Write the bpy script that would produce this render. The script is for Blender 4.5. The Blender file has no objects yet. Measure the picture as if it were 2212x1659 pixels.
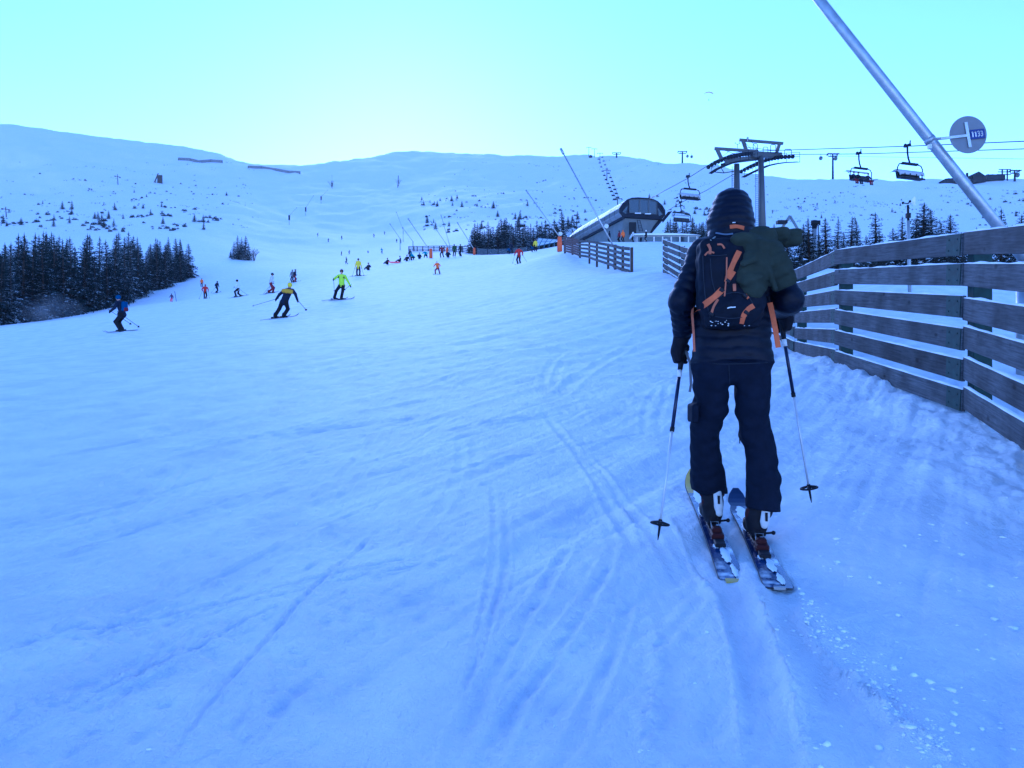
import bpy, bmesh, math, random
import numpy as np
from mathutils import Vector, Matrix

R = math.radians
scene = bpy.context.scene
col = scene.collection

# ------------------------------------------------------------------ camera
cam_data = bpy.data.cameras.new('camera')
cam_data.lens = 28.0
cam_data.sensor_width = 36.0
cam_data.clip_start = 0.05
cam_data.clip_end = 20000
cam = bpy.data.objects.new('camera', cam_data)
cam.location = (0, 0, 1.6)
cam.rotation_euler = (R(90), 0, 0)
col.objects.link(cam)
scene.camera = cam

# ------------------------------------------------------------------ sky, sun, exposure
SUN_EL, SUN_ROT = 17.0, -8.0
world = bpy.data.worlds.new('World')
scene.world = world
world.use_nodes = True
wn = world.node_tree
wn.nodes.clear()
wo = wn.nodes.new('ShaderNodeOutputWorld')
bg = wn.nodes.new('ShaderNodeBackground')
sky = wn.nodes.new('ShaderNodeTexSky')
sky.sky_type = 'NISHITA'
sky.sun_disc = False
sky.sun_elevation = R(SUN_EL)
sky.sun_rotation = R(SUN_ROT)
sky.altitude = 900
sky.air_density = 1.0
sky.dust_density = 0.08
sky.ozone_density = 1.6
bg.inputs['Strength'].default_value = 0.15
wn.links.new(sky.outputs[0], bg.inputs['Color'])
wn.links.new(bg.outputs[0], wo.inputs['Surface'])

sun_data = bpy.data.lights.new('sun', 'SUN')
sun_data.energy = 0.5
sun_data.angle = R(20)
sun_data.color = (1.0, 0.93, 0.84)
sun = bpy.data.objects.new('sun', sun_data)
sun.rotation_euler = (R(90 - SUN_EL), 0, R(180 - SUN_ROT))
sun.location = (-200, 800, 400)
col.objects.link(sun)

scene.render.engine = 'CYCLES'
scene.cycles.use_denoising = True
scene.cycles.max_bounces = 6
scene.cycles.diffuse_bounces = 3
scene.cycles.glossy_bounces = 2
scene.cycles.volume_bounces = 2
scene.cycles.transmission_bounces = 4
scene.cycles.transparent_max_bounces = 8
vs = scene.view_settings
vs.view_transform = 'Standard'
vs.look = 'None'
vs.gamma = 1.0
vs.use_curve_mapping = False
vs.exposure = 1.17
# the phone's white balance left the shaded snow strongly blue
vs.use_white_balance = True
vs.white_balance_temperature = 4200
vs.white_balance_tint = 26

# ------------------------------------------------------------------ helpers
rng = np.random.default_rng(7)
random.seed(11)
F, CX, CY, EYE = 1720.4, 1106.0, 829.5, 1.6      # lens in units of a 2212 px wide survey of the place


def survey_x(px, d):
    return (px - CX) / F * d


def survey_z(py, d):
    return EYE + (CY - py) / F * d


# survey of the ground: bearing, distance, and level (py = sighting, z = metres)
SV = []


def sp(px, d, py=None, z=None):
    if py is None:
        py = CY - (z - EYE) * F / d
    SV.append((px, d, py))


for px_ in (-900, 0, 700, 1106, 1600, 2300, 3200):
    sp(px_, 1.5, z=0.47)
    sp(px_, 2.6, z=0.585)
for px_, z_ in ((-900, .58), (0, .66), (600, .71), (1106, .74), (1600, .745), (2000, .77), (2400, .70), (2700, .76), (3200, .9)):
    sp(px_, 4.15, z=z_)
for px_, z_ in ((-900, .7), (0, .92), (600, 1.02), (1106, 1.10), (1500, 1.10), (1800, 1.13), (2085, 1.22), (2500, 1.35), (3200, 1.5)):
    sp(px_, 7.2, z=z_)
for px_, z_ in ((-900, .9), (0, 1.28), (600, 1.44), (1106, 1.56), (1500, 1.62), (1815, 1.75), (2300, 1.92), (3200, 2.1)):
    sp(px_, 10.7, z=z_)
for px_, z_ in ((-900, 1.3), (0, 1.70), (600, 1.95), (1106, 2.16), (1500, 2.12), (1717, 2.14), (2200, 2.75), (3200, 3.2)):
    sp(px_, 15, z=z_)
for px_, d_ in ((1240, 128), (1300, 128), (1390, 128), (1480, 128), (1230, 150), (1300, 155), (1400, 150), (1480, 150), (1250, 170), (1350, 170)):
    sp(px_, d_, z=24.0)
for t in ((1962, 18, 636), (2300, 20, 630), (3200, 24, 610), (1560, 24, 652), (1433, 38, 588), (1362, 40, 590),
          (610, 37, 685), (262, 36, 717), (-100, 36, 748), (-900, 36, 790), (738, 46, 646), (1000, 45, 632),
          (1200, 45, 604), (2000, 45, 586), (2212, 45, 580), (3200, 50, 560), (1650, 45, 580),
          (0, 58, 709), (-300, 52, 735), (-900, 55, 780), (140, 64, 689), (262, 75, 672), (330, 90, 656), (371, 100, 656),
          (430, 100, 640), (480, 100, 642), (515, 77, 641), (585, 65, 633), (635, 85, 611),
          (774, 79, 598), (945, 78, 594), (1121, 79, 573), (955, 112, 557), (860, 115, 572), (1217, 73, 543),
          (1250, 68, 554), (1110, 105, 553), (1157, 118, 541), (950, 150, 549), (1030, 130, 552), (860, 160, 560),
          (1390, 80, 546), (1390, 108, 525), (1346, 118, 523), (1650, 100, 548), (2000, 100, 556), (2212, 100, 552), (3200, 110, 530),
          (1560, 130, 530), (1700, 130, 528),
          (0, 110, 690), (0, 85, 705), (-300, 110, 720), (-900, 110, 760), (150, 120, 650), (300, 140, 618), (420, 150, 600),
          (520, 206, 559), (600, 130, 592), (749, 200, 569), (740, 270, 547), (738, 360, 516), (831, 410, 501),
          (686, 350, 517), (865, 300, 521), (560, 300, 528),
          (200, 200, 556), (0, 200, 580), (-300, 220, 570), (-900, 240, 560), (0, 300, 505), (200, 300, 508), (400, 300, 505),
          (0, 450, 425), (200, 450, 430), (400, 450, 440), (560, 500, 440), (-900, 450, 420), (-300, 450, 420),
          (0, 600, 322), (200, 600, 345), (400, 640, 362), (700, 550, 436), (700, 700, 386), (900, 550, 430), (900, 720, 372),
          (1100, 200, 522), (1200, 210, 515), (1040, 200, 525), (1100, 300, 488), (950, 300, 500), (1300, 300, 492),
          (1100, 500, 430), (1300, 500, 432), (1100, 700, 378), (1300, 700, 378),
          (1450, 220, 508), (1330, 225, 508), (1480, 300, 478), (1480, 450, 412), (1700, 200, 508), (1700, 350, 440), (2000, 200, 516),
          (2000, 300, 468), (2212, 200, 518), (2212, 300, 470), (3200, 220, 500), (3200, 320, 450)):
    sp(*t)
SKY = ((-2200, 620, 200), (-900, 680, 225), (-300, 700, 245), (0, 700, 265), (60, 700, 272), (150, 705, 288), (300, 725, 308),
       (400, 745, 322), (470, 760, 335), (510, 780, 347), (570, 800, 352), (640, 830, 354), (700, 850, 350), (760, 860, 342),
       (850, 890, 334), (950, 900, 333), (1100, 900, 337), (1250, 900, 338), (1330, 860, 341), (1420, 720, 349), (1500, 620, 360),
       (1560, 570, 366), (1640, 530, 374), (1720, 500, 383), (1800, 480, 390), (1900, 460, 393), (2000, 450, 392), (2100, 450, 391),
       (2212, 450, 393), (2500, 450, 395), (3200, 460, 380), (4500, 480, 360))
for px_, d_, py_ in SKY:
    sp(px_, d_, py_)
    sp(px_, d_ * 1.12, py_ + 14)
    zr_ = survey_z(py_, d_)
    sp(px_, d_ * 2.0, z=zr_ * .75)
    sp(px_, d_ * 4, z=zr_ * .4)
    sp(px_, d_ * 9, z=zr_ * .3)
SV = np.array(SV, float)
AU, AV = 1 / 300.0, 2.6


def _feat(px, d):
    return np.stack([px * AU, np.log(d) * AV], -1)


_P = _feat(SV[:, 0], SV[:, 1])
_c2 = 0.10


def _phi(a, b):
    d2 = (a[:, 0:1] - b[:, 0][None]) ** 2 + (a[:, 1:2] - b[:, 1][None]) ** 2
    return np.sqrt(d2 + _c2)


_n = len(_P)
_A = np.zeros((_n + 3, _n + 3))
_A[:_n, :_n] = _phi(_P, _P) - 0.004 * np.eye(_n)
_A[:_n, _n] = 1
_A[:_n, _n + 1:] = _P
_A[_n:, :_n] = _A[:_n, _n:].T
_W = np.linalg.solve(_A, np.concatenate([SV[:, 2], np.zeros(3)]))


def base_h(x, y):
    """smooth level of the ground (metres) at x, y"""
    x = np.atleast_1d(np.asarray(x, float)); y = np.atleast_1d(np.asarray(y, float))
    shp = x.shape
    x = x.ravel(); y = y.ravel()
    d = np.maximum(y, 1.5)
    px = np.clip(CX + x / np.maximum(d, 1.5) * F, -2200, 4500)
    out = np.empty_like(d)
    for i in range(0, len(d), 40000):
        q = _feat(px[i:i + 40000], d[i:i + 40000])
        out[i:i + 40000] = _phi(q, _P) @ _W[:_n] + _W[_n] + q @ _W[_n + 1:]
    z = EYE + (CY - out) / F * d
    pl = 0.32 + 0.10 * y
    w = np.clip((y - 1.8) / 3.2, 0, 1)
    w = w * w * (3 - 2 * w)
    return (z * w + pl * (1 - w)).reshape(shp)


def _hash(ix, iy, s):
    h = (ix * 374761393 + iy * 668265263 + s * 982451653) & 0xFFFFFFFF
    h = ((h ^ (h >> 13)) * 1274126177) & 0xFFFFFFFF
    return ((h ^ (h >> 16)) & 0xFFFF) / 65535.0


def noise2(x, y, s=0):
    xi = np.floor(x).astype(np.int64); yi = np.floor(y).astype(np.int64)
    fx = x - xi; fy = y - yi
    fx = fx * fx * fx * (fx * (fx * 6 - 15) + 10); fy = fy * fy * fy * (fy * (fy * 6 - 15) + 10)
    a = _hash(xi, yi, s); b = _hash(xi + 1, yi, s); c = _hash(xi, yi + 1, s); d = _hash(xi + 1, yi + 1, s)
    return (a + (b - a) * fx) * (1 - fy) + (c + (d - c) * fx) * fy - 0.5


def fbm(x, y, s=0, octv=4, gain=0.5):
    v = 0; a = 1.0
    for k in range(octv):
        v = v + a * noise2(x * 2 ** k + 17.3 * k, y * 2 ** k - 9.1 * k, s + k)
        a *= gain
    return v


def seg_dist(x, y, pts):
    """distance to a polyline, signed side, and position along it"""
    best = np.full(x.shape, 1e9); side = np.zeros(x.shape); tt = np.zeros(x.shape)
    acc = 0.0
    for (ax, ay), (bx, by) in zip(pts[:-1], pts[1:]):
        dx, dy = bx - ax, by - ay
        L = math.hypot(dx, dy)
        t = np.clip(((x - ax) * dx + (y - ay) * dy) / (L * L), 0, 1)
        qx = x - (ax + t * dx); qy = y - (ay + t * dy)
        d = np.hypot(qx, qy)
        m = d < best
        best = np.where(m, d, best)
        side = np.where(m, np.sign(qx * dy - qy * dx), side)
        tt = np.where(m, acc + t * L, tt)
        acc += L
    return best, side, tt


def ground_at(px, py, d0=1.6, d1=60.0):
    """where a sight line first meets the ground"""
    ds = np.geomspace(d0, d1, 900)
    g = base_h(survey_x(px, ds), ds)
    s = survey_z(py, ds)
    k = np.argmax(g >= s)
    return survey_x(px, ds[k]), ds[k]


def _trk(*pp):
    return [ground_at(a, b) for a, b in pp]


def _smooth(pts, n=4):
    P = [np.array(p) for p in pts]
    if len(P) < 3: return [tuple(p) for p in P]
    out = []
    for i in range(len(P) - 1):
        p0, p1, p2, p3 = P[max(i - 1, 0)], P[i], P[i + 1], P[min(i + 2, len(P) - 1)]
        for k in range(n):
            t = k / n
            out.append(.5 * ((2 * p1) + (-p0 + p2) * t + (2 * p0 - 5 * p1 + 4 * p2 - p3) * t * t + (-p0 + 3 * p1 - 3 * p2 + p3) * t ** 3))
    out.append(P[-1])
    return [tuple(p) for p in out]


def _make_tracks():
    T = []

    def g(w, dep, rid, *pp, jag=.3):
        T.append((_smooth(_trk(*pp)), w, dep, rid, jag))
    # the touring skier's two skin tracks and the ridges they leave
    g(.062, .030, .012, (1560, 1180), (1586, 1250), (1605, 1350), (1640, 1470), (1690, 1690))
    g(.062, .034, .012, (1650, 1190), (1692, 1290), (1722, 1360), (1808, 1490), (1905, 1690))
    g(.016, -.034, 0, (1625, 1262), (1655, 1340), (1691, 1439), (1719, 1533), (1765, 1690), jag=.9)
    g(.020, -.038, 0, (1722, 1300), (1763, 1389), (1879, 1500), (1990, 1588), (2130, 1690), jag=1.0)
    g(.016, -.026, 0, (1440, 1110), (1493, 1205), (1545, 1290), (1575, 1400), (1590, 1500), (1605, 1690), jag=.8)
    # grooves of other skiers
    g(.009, .022, .006, (830, 1130), (690, 1262), (500, 1466), (320, 1690), jag=.15)
    g(.010, .012, .004, (400, 1343), (243, 1527), (130, 1690), jag=.3)
    g(.014, .018, .008, (1093, 1110), (1092, 1229), (1055, 1355), (1010, 1480))
    g(.026, .022, .012, (1330, 1180), (1288, 1268), (1189, 1406), (1106, 1516), (1030, 1690))
    g(.024, .018, .010, (1240, 1150), (1178, 1273), (1100, 1380), (1000, 1560), (950, 1690))
    g(.034, -.024, 0, (1408, 1300), (1421, 1433), (1404, 1544), (1385, 1690), jag=.9)
    g(.022, .014, .008, (1370, 1230), (1330, 1380), (1270, 1520), (1200, 1690))
    g(.016, .012, .006, (900, 950), (1000, 925), (1106, 893), (1300, 835), jag=.2)
    g(.016, .012, .006, (950, 958), (1050, 932), (1150, 903), (1330, 846), jag=.2)
    g(.018, .012, .008, (330, 1010), (450, 978), (580, 945), (760, 900), (1000, 850), jag=.2)
    g(.024, .014, .01, (0, 1010), (300, 950), (560, 890), (760, 850), (1000, 806), jag=.3)
    g(.024, .014, .01, (60, 1140), (330, 1062), (600, 985), (860, 925), (1000, 890), jag=.4)
    g(.016, .014, .008, (0, 1240), (200, 1180), (420, 1110), (640, 1040), jag=.5)
    g(.016, .014, .008, (0, 1180), (180, 1125), (380, 1060), jag=.5)
    g(.016, .016, .010, (0, 1570), (250, 1480), (430, 1400), (560, 1330), (700, 1290), jag=.8)
    g(.016, -.016, 0, (0, 1545), (200, 1490), (420, 1395), (600, 1335), jag=.9)
    g(.03, .0180, .012, (1250, 960), (1330, 1060), (1400, 1150), (1470, 1240), jag=.8)
    g(.03, .018, .012, (1180, 900), (1260, 990), (1330, 1110), (1370, 1200), jag=.8)
    g(.022, .014, .01, (470, 1690), (540, 1600), (640, 1490), (760, 1400), jag=.6)
    g(.10, .03, .02, (600, 690), (800, 665), (980, 640), (1100, 618), jag=.2)
    g(.10, .03, .02, (560, 705), (760, 680), (900, 668), jag=.2)
    g(.08, .02, .015, (120, 800), (420, 765), (700, 738), (1000, 720), jag=.3)
    g(.08, .02, .015, (500, 830), (800, 790), (1050, 760), (1300, 700), jag=.3)
    r = random.Random(31)
    for k in range(70):
        d0 = 2.4 * math.exp(r.random() * 2.2)
        x0 = survey_x(r.uniform(-100, 1700), d0)
        az = r.choice((.12, .35, .62, .95, -.25)) + r.gauss(0, .10)
        L = r.uniform(.9, 2.6) * (1 + d0 * .12); cv = r.gauss(0, .10)
        pts = [(x0 + L * t * math.sin(az + cv * t), d0 + L * t * math.cos(az + cv * t)) for t in (0, .33, .66, 1)]
        if any(p[0] > 2.4 + .09 * p[1] or (p[0] > .45 and p[1] < 6.5) for p in pts): continue
        w = r.uniform(.006, .014) if r.random() < .7 else r.uniform(.02, .04)
        dep = r.uniform(.005, .013)
        T.append((_smooth(pts), w, dep, dep * .7, .4))
        if r.random() < .5:
            o_ = r.uniform(.12, .25)
            T.append((_smooth([(p[0] + o_, p[1]) for p in pts]), w, dep * .8, dep * .5, .4))
    g(.08, .02, .015, (1200, 860), (1300, 780), (1380, 720), (1400, 660), jag=.4)
    return T


_TRACKS = None
FENCE_XY = [(2.1, 0.2), (3.10, 3.75), (4.10, 7.2), (4.57, 11.2), (5.48, 15.4), (6.05, 19.5), (6.5, 24.0), (6.85, 28.7), (7.05, 33.4), (7.22, 38.0)]


def detail(x, y):
    """tracks, clods and crust close to us, and the ploughed bank along the fence"""
    global _TRACKS
    if _TRACKS is None:
        _TRACKS = _make_tracks()
    h = 0.014 * fbm(x / .30, y / .42, 21, 4, .6)
    # broken crust in patches
    msk = np.clip(fbm(x / 1.3, y / 1.8, 31, 3) * 2.4 + .45, 0, 1)
    h += msk * .012 * (np.abs(fbm(x / .10, y / .13, 33, 3, .6)) - .15) * 1.6
    h += .006 * fbm(x / .05, y / .065, 35, 2)
    jn = fbm(x / .045, y / .05, 51, 3, .65)
    wob = .035 * fbm(x / .6, y / .6, 53, 2)
    flat = np.zeros_like(x)
    for pts, w, dep, rid, jag in _TRACKS:
        xs = [p[0] for p in pts]; ys = [p[1] for p in pts]
        pad = .45 + w * 3
        m = (x > min(xs) - pad) & (x < max(xs) + pad) & (y > min(ys) - pad) & (y < max(ys) + pad)
        if not m.any(): continue
        dd, side, tt = seg_dist(x[m], y[m], pts)
        L = sum(math.dist(a, b) for a, b in zip(pts[:-1], pts[1:]))
        fade = np.clip(tt / .4, 0, 1) * np.clip((L - tt) / .4, 0, 1)
        ds = dd + wob[m] * jag * .6
        ww = np.maximum(w, np.hypot(x[m], y[m]) * .0038)
        if dep > 0:
            prof = -dep * .52 * np.clip(1.35 - ds / ww, 0, 1) ** .5 * np.clip(1.35 - ds / ww, 0, 1) ** .5
            prof += rid * .8 * np.exp(-((ds - ww * 1.8) / (ww * .55)) ** 2) * (1 + jag * 1.2 * jn[m])
            flat[m] = np.maximum(flat[m], np.clip(1.2 - dd / ww, 0, 1) * fade * (w > .05))
        else:
            prof = -dep * .75 * np.exp(-(ds / ww) ** 2) * (1 + jag * 1.3 * jn[m])
        h[m] += prof * fade
    # ploughed bank against the fence
    m = (x > 1.2) & (x < 9)
    if m.any():
        dd, side, tt = seg_dist(x[m], y[m], FENCE_XY)
        s = -dd * side          # negative on our side
        lump = fbm(x[m] / .55, y[m] / .8, 61, 4, .6); l2 = fbm(x[m] / .16, y[m] / .22, 63, 3, .6)
        b = .115 * np.exp(-((dd - .12) / (.34 + .10 * lump)) ** 2) * (.95 + .7 * lump + .15 * l2)
        b += .03 * np.exp(-((dd - .6) / .35) ** 2) * (.5 + 1.2 * lump)
        h[m] += np.where(side < 0, b, .10 * np.exp(-(dd / .5) ** 2))
    return h



def relief(x, y):
    """drifts, groomer streaks, lumps and ski tracks on top of the smooth level"""
    d = np.hypot(x, y)
    h = 0.9 * fbm(x / 60, y / 60, 3, 4) * np.clip((d - 150) / 400, 0, 1) * 6
    far = np.clip((d - 220) / 300, 0, 1)
    h += far * 2.2 * (fbm(x / 22, y / 34, 41, 4, .55))
    h += 0.22 * fbm(x / 9 + .3 * y / 9, y / 14, 5, 3) * np.clip((d - 6) / 25, 0, 1)
    near = np.clip(1 - (d - 30) / 60, 0, 1)
    # long shallow streaks along and across the run
    a = 0.53
    u = x * math.cos(a) - y * math.sin(a); v = x * math.sin(a) + y * math.cos(a)
    h += near * 0.042 * fbm(u / 0.40, v / 5.0, 11, 4, .55)
    h += np.clip(1 - (d - 8) / 10, 0, 1) * .009 * fbm(u / .10, v / 1.6, 17, 3, .6)
    h += near * 0.05 * fbm(u / 1.7, v / 6.0, 12, 3)
    b = -1.05
    u = x * math.cos(b) - y * math.sin(b); v = x * math.sin(b) + y * math.cos(b)
    h += near * 0.035 * fbm(u / 0.5, v / 5.5, 15, 4, .55) * np.clip((d - 5) / 8, 0, 1)
    m = d < 22
    if m.any():
        xs, ys = x[m], y[m]
        h[m] += detail(xs, ys) * np.clip((22 - d[m]) / 8, 0, 1)
    return h


def height(x, y):
    x = np.asarray(x, float); y = np.asarray(y, float)
    return base_h(x, y) + relief(x, y)


def gz(x, y):
    return float(height(np.array([x]), np.array([y]))[0])


# ------------------------------------------------------------------ materials
MATS = {}


def mat(name, base=(.5, .5, .5), rough=.7, metal=0.0, spec=0.4, noise=None, bump=None, emit=None, snow=None, coat=None):
    """procedural material: base colour varied by noise=(scale, dark, light, detail), bump=(scale, strength, dist),
    snow=(amount, scale): snow lying on upward faces"""
    if name in MATS:
        return MATS[name]
    m = bpy.data.materials.new(name)
    m.use_nodes = True
    nt = m.node_tree
    b = nt.nodes['Principled BSDF']
    b.inputs['Roughness'].default_value = rough
    b.inputs['Metallic'].default_value = metal
    b.inputs['Specular IOR Level'].default_value = spec
    b.inputs['Base Color'].default_value = (*base, 1)
    if coat:
        b.inputs['Coat Weight'].default_value = coat
    L = nt.links.new
    N = nt.nodes.new
    tc = N('ShaderNodeTexCoord')
    cur = None
    if noise:
        sc, lo, hi = noise[:3]
        n = N('ShaderNodeTexNoise'); n.inputs['Scale'].default_value = sc
        n.inputs['Detail'].default_value = 5; n.inputs['Roughness'].default_value = .6
        L(tc.outputs['Object'], n.inputs['Vector'])
        r = N('ShaderNodeMapRange'); r.inputs['From Min'].default_value = .3; r.inputs['From Max'].default_value = .7
        r.inputs['To Min'].default_value = lo; r.inputs['To Max'].default_value = hi
        L(n.outputs[0], r.inputs['Value'])
        mx = N('ShaderNodeVectorMath'); mx.operation = 'SCALE'
        mx.inputs[0].default_value = base
        L(r.outputs[0], mx.inputs['Scale'])
        cur = mx.outputs[0]
    if snow:
        amt, sc = snow
        g = N('ShaderNodeNewGeometry')
        sx = N('ShaderNodeSeparateXYZ'); L(g.outputs['Normal'], sx.inputs[0])
        n2 = N('ShaderNodeTexNoise'); n2.inputs['Scale'].default_value = sc
        n2.inputs['Detail'].default_value = 4
        L(tc.outputs['Object'], n2.inputs['Vector'])
        ad = N('ShaderNodeMath'); ad.operation = 'MULTIPLY_ADD'
        L(n2.outputs[0], ad.inputs[0]); ad.inputs[1].default_value = 1.4; L(sx.outputs['Z'], ad.inputs[2])
        r2 = N('ShaderNodeMapRange'); r2.inputs['From Min'].default_value = 1.75 - amt
        r2.inputs['From Max'].default_value = 2.0 - amt
        L(ad.outputs[0], r2.inputs['Value'])
        mc = N('ShaderNodeMix'); mc.data_type = 'RGBA'
        L(r2.outputs[0], mc.inputs['Factor'])
        if cur: L(cur, mc.inputs['A'])
        else: mc.inputs['A'].default_value = (*base, 1)
        mc.inputs['B'].default_value = (.8, .82, .85, 1)
        cur = mc.outputs['Result']
    if cur is not None:
        L(cur, b.inputs['Base Color'])
    if bump:
        sc, st, di = bump
        n3 = N('ShaderNodeTexNoise'); n3.inputs['Scale'].default_value = sc; n3.inputs['Detail'].default_value = 5
        L(tc.outputs['Object'], n3.inputs['Vector'])
        bp = N('ShaderNodeBump'); bp.inputs['Strength'].default_value = st; bp.inputs['Distance'].default_value = di
        L(n3.outputs[0], bp.inputs['Height']); L(bp.outputs[0], b.inputs['Normal'])
    if emit:
        b.inputs['Emission Color'].default_value = (*emit[0], 1)
        b.inputs['Emission Strength'].default_value = emit[1]
    MATS[name] = m
    return m


def snow_ground():
    m = bpy.data.materials.new('piste_snow')
    m.use_nodes = True
    nt = m.node_tree; L = nt.links.new; N = nt.nodes.new
    b = nt.nodes['Principled BSDF']
    b.inputs['Roughness'].default_value = .62
    b.inputs['Specular IOR Level'].default_value = .35
    tc = N('ShaderNodeTexCoord')
    # packed, slightly greyer patches against fresh powder
    n = N('ShaderNodeTexNoise'); n.inputs['Scale'].default_value = 1.6; n.inputs['Detail'].default_value = 12
    n.inputs['Roughness'].default_value = .62
    L(tc.outputs['Object'], n.inputs['Vector'])
    rp = N('ShaderNodeValToRGB')
    rp.color_ramp.elements[0].position = .32; rp.color_ramp.elements[0].color = (.70, .73, .77, 1)
    rp.color_ramp.elements[1].position = .62; rp.color_ramp.elements[1].color = (.88, .89, .90, 1)
    L(n.outputs[0], rp.inputs[0]); L(rp.outputs[0], b.inputs['Base Color'])
    n1 = N('ShaderNodeTexNoise'); n1.inputs['Scale'].default_value = 9; n1.inputs['Detail'].default_value = 9
    n1.inputs['Roughness'].default_value = .7
    L(tc.outputs['Object'], n1.inputs['Vector'])
    prev = None
    for ang, sc_, st_, di_ in ((-.53, (9, 1.0, 4), .55, .012), (1.0, (11, 1.3, 4), .4, .010), (-.15, (16, 1.6, 5), .35, .008)):
        mpn = N('ShaderNodeMapping'); mpn.inputs['Rotation'].default_value = (0, 0, -ang); mpn.inputs['Scale'].default_value = sc_
        L(tc.outputs['Object'], mpn.inputs[0])
        ns = N('ShaderNodeTexNoise'); ns.inputs['Scale'].default_value = 1.6; ns.inputs['Detail'].default_value = 7; ns.inputs['Roughness'].default_value = .72
        L(mpn.outputs[0], ns.inputs['Vector'])
        bs = N('ShaderNodeBump'); bs.inputs['Strength'].default_value = st_; bs.inputs['Distance'].default_value = di_ * 2.2
        L(ns.outputs[0], bs.inputs['Height'])
        if prev is not None: L(prev, bs.inputs['Normal'])
        prev = bs.outputs[0]
    nm = N('ShaderNodeTexNoise'); nm.inputs['Scale'].default_value = 34; nm.inputs['Detail'].default_value = 6; nm.inputs['Roughness'].default_value = .65
    L(tc.outputs['Object'], nm.inputs['Vector'])
    b0 = N('ShaderNodeBump'); b0.inputs['Strength'].default_value = .6; b0.inputs['Distance'].default_value = .014
    L(nm.outputs[0], b0.inputs['Height']); L(prev, b0.inputs['Normal'])
    b1 = N('ShaderNodeBump'); b1.inputs['Strength'].default_value = .8; b1.inputs['Distance'].default_value = .035
    L(n1.outputs[0], b1.inputs['Height']); L(b0.outputs[0], b1.inputs['Normal'])
    n2 = N('ShaderNodeTexNoise'); n2.inputs['Scale'].default_value = 120; n2.inputs['Detail'].default_value = 4
    L(tc.outputs['Object'], n2.inputs['Vector'])
    b2 = N('ShaderNodeBump'); b2.inputs['Strength'].default_value = .6; b2.inputs['Distance'].default_value = .006
    L(n2.outputs[0], b2.inputs['Height']); L(b1.outputs[0], b2.inputs['Normal'])
    L(b2.outputs[0], b.inputs['Normal'])
    return m


# ------------------------------------------------------------------ the snow ground, one sheet to the horizon
def build_ground():
    ys = np.concatenate([-np.geomspace(60, 1.0, 26), np.linspace(-.7, 1.2, 8), 1.3 * np.exp(np.arange(0, 420) * 0.0045), 8.6 * np.exp(np.arange(1, 730) * 0.0082)])
    ys = np.concatenate([ys, ys[-1] * np.geomspace(1.03, 1.9, 6)])
    uc = np.arange(-0.72, 0.7201, 0.0027)
    ue = 0.72 + np.cumsum(np.geomspace(.005, 4.0, 46))
    us = np.concatenate([-ue[::-1], uc, ue])
    U, Y = np.meshgrid(us, ys)
    X = U * np.sqrt(Y * Y + 1.2 ** 2)
    Z = height(X, Y)
    nr, nc = X.shape
    co = np.stack([X, Y, Z], -1).reshape(-1, 3).astype(np.float32)
    i = np.arange(nr * nc).reshape(nr, nc)
    q = np.stack([i[:-1, :-1], i[:-1, 1:], i[1:, 1:], i[1:, :-1]], -1).reshape(-1, 4)
    o = mesh_np('snow_ground', co, q, snow_ground())
    o['kind'] = 'structure'
    return o


def mesh_np(name, co, quads, material=None, parent=None, smooth=True, tris=None, midx=None):
    me = bpy.data.meshes.new(name)
    k = quads.shape[1]
    me.vertices.add(len(co)); me.vertices.foreach_set('co', np.asarray(co, np.float32).ravel())
    me.loops.add(quads.size); me.loops.foreach_set('vertex_index', quads.ravel().astype(np.int32))
    me.polygons.add(len(quads))
    me.polygons.foreach_set('loop_start', np.arange(0, quads.size, k, dtype=np.int32))
    me.polygons.foreach_set('loop_total', np.full(len(quads), k, np.int32))
    me.polygons.foreach_set('use_smooth', np.full(len(quads), smooth, bool))
    if material is not None:
        for m in (material if isinstance(material, (list, tuple)) else [material]):
            me.materials.append(m)
    if midx is not None:
        me.polygons.foreach_set('material_index', np.asarray(midx, np.int32))
    me.update(calc_edges=True)
    me.validate()
    o = bpy.data.objects.new(name, me)
    col.objects.link(o)
    if parent is not None:
        o.parent = parent
    return o

# ------------------------------------------------------------------ building blocks
def at(px, py, d):
    return Vector((survey_x(px, d), d, survey_z(py, d)))


def tag(o, label=None, cat=None, group=None, kind=None):
    if label: o['label'] = label
    if cat: o['category'] = cat
    if group: o['group'] = group
    if kind: o['kind'] = kind
    return o


def thing(name, label, cat, loc=(0, 0, 0), rz=0.0, group=None):
    o = bpy.data.objects.new(name, None)
    o.empty_display_size = .2
    o.location = loc
    o.rotation_euler = (0, 0, rz)
    col.objects.link(o)
    return tag(o, label, cat, group)


def copy_tree(o, parent=None):
    c = o.copy()
    col.objects.link(c)
    c.parent = parent
    for ch in o.children:
        copy_tree(ch, c)
    return c


def frame_of(d):
    d = Vector(d).normalized()
    up = Vector((0, 0, 1)) if abs(d.z) < .95 else Vector((0, 1, 0))
    a = d.cross(up).normalized()
    return a, a.cross(d).normalized()


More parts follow.
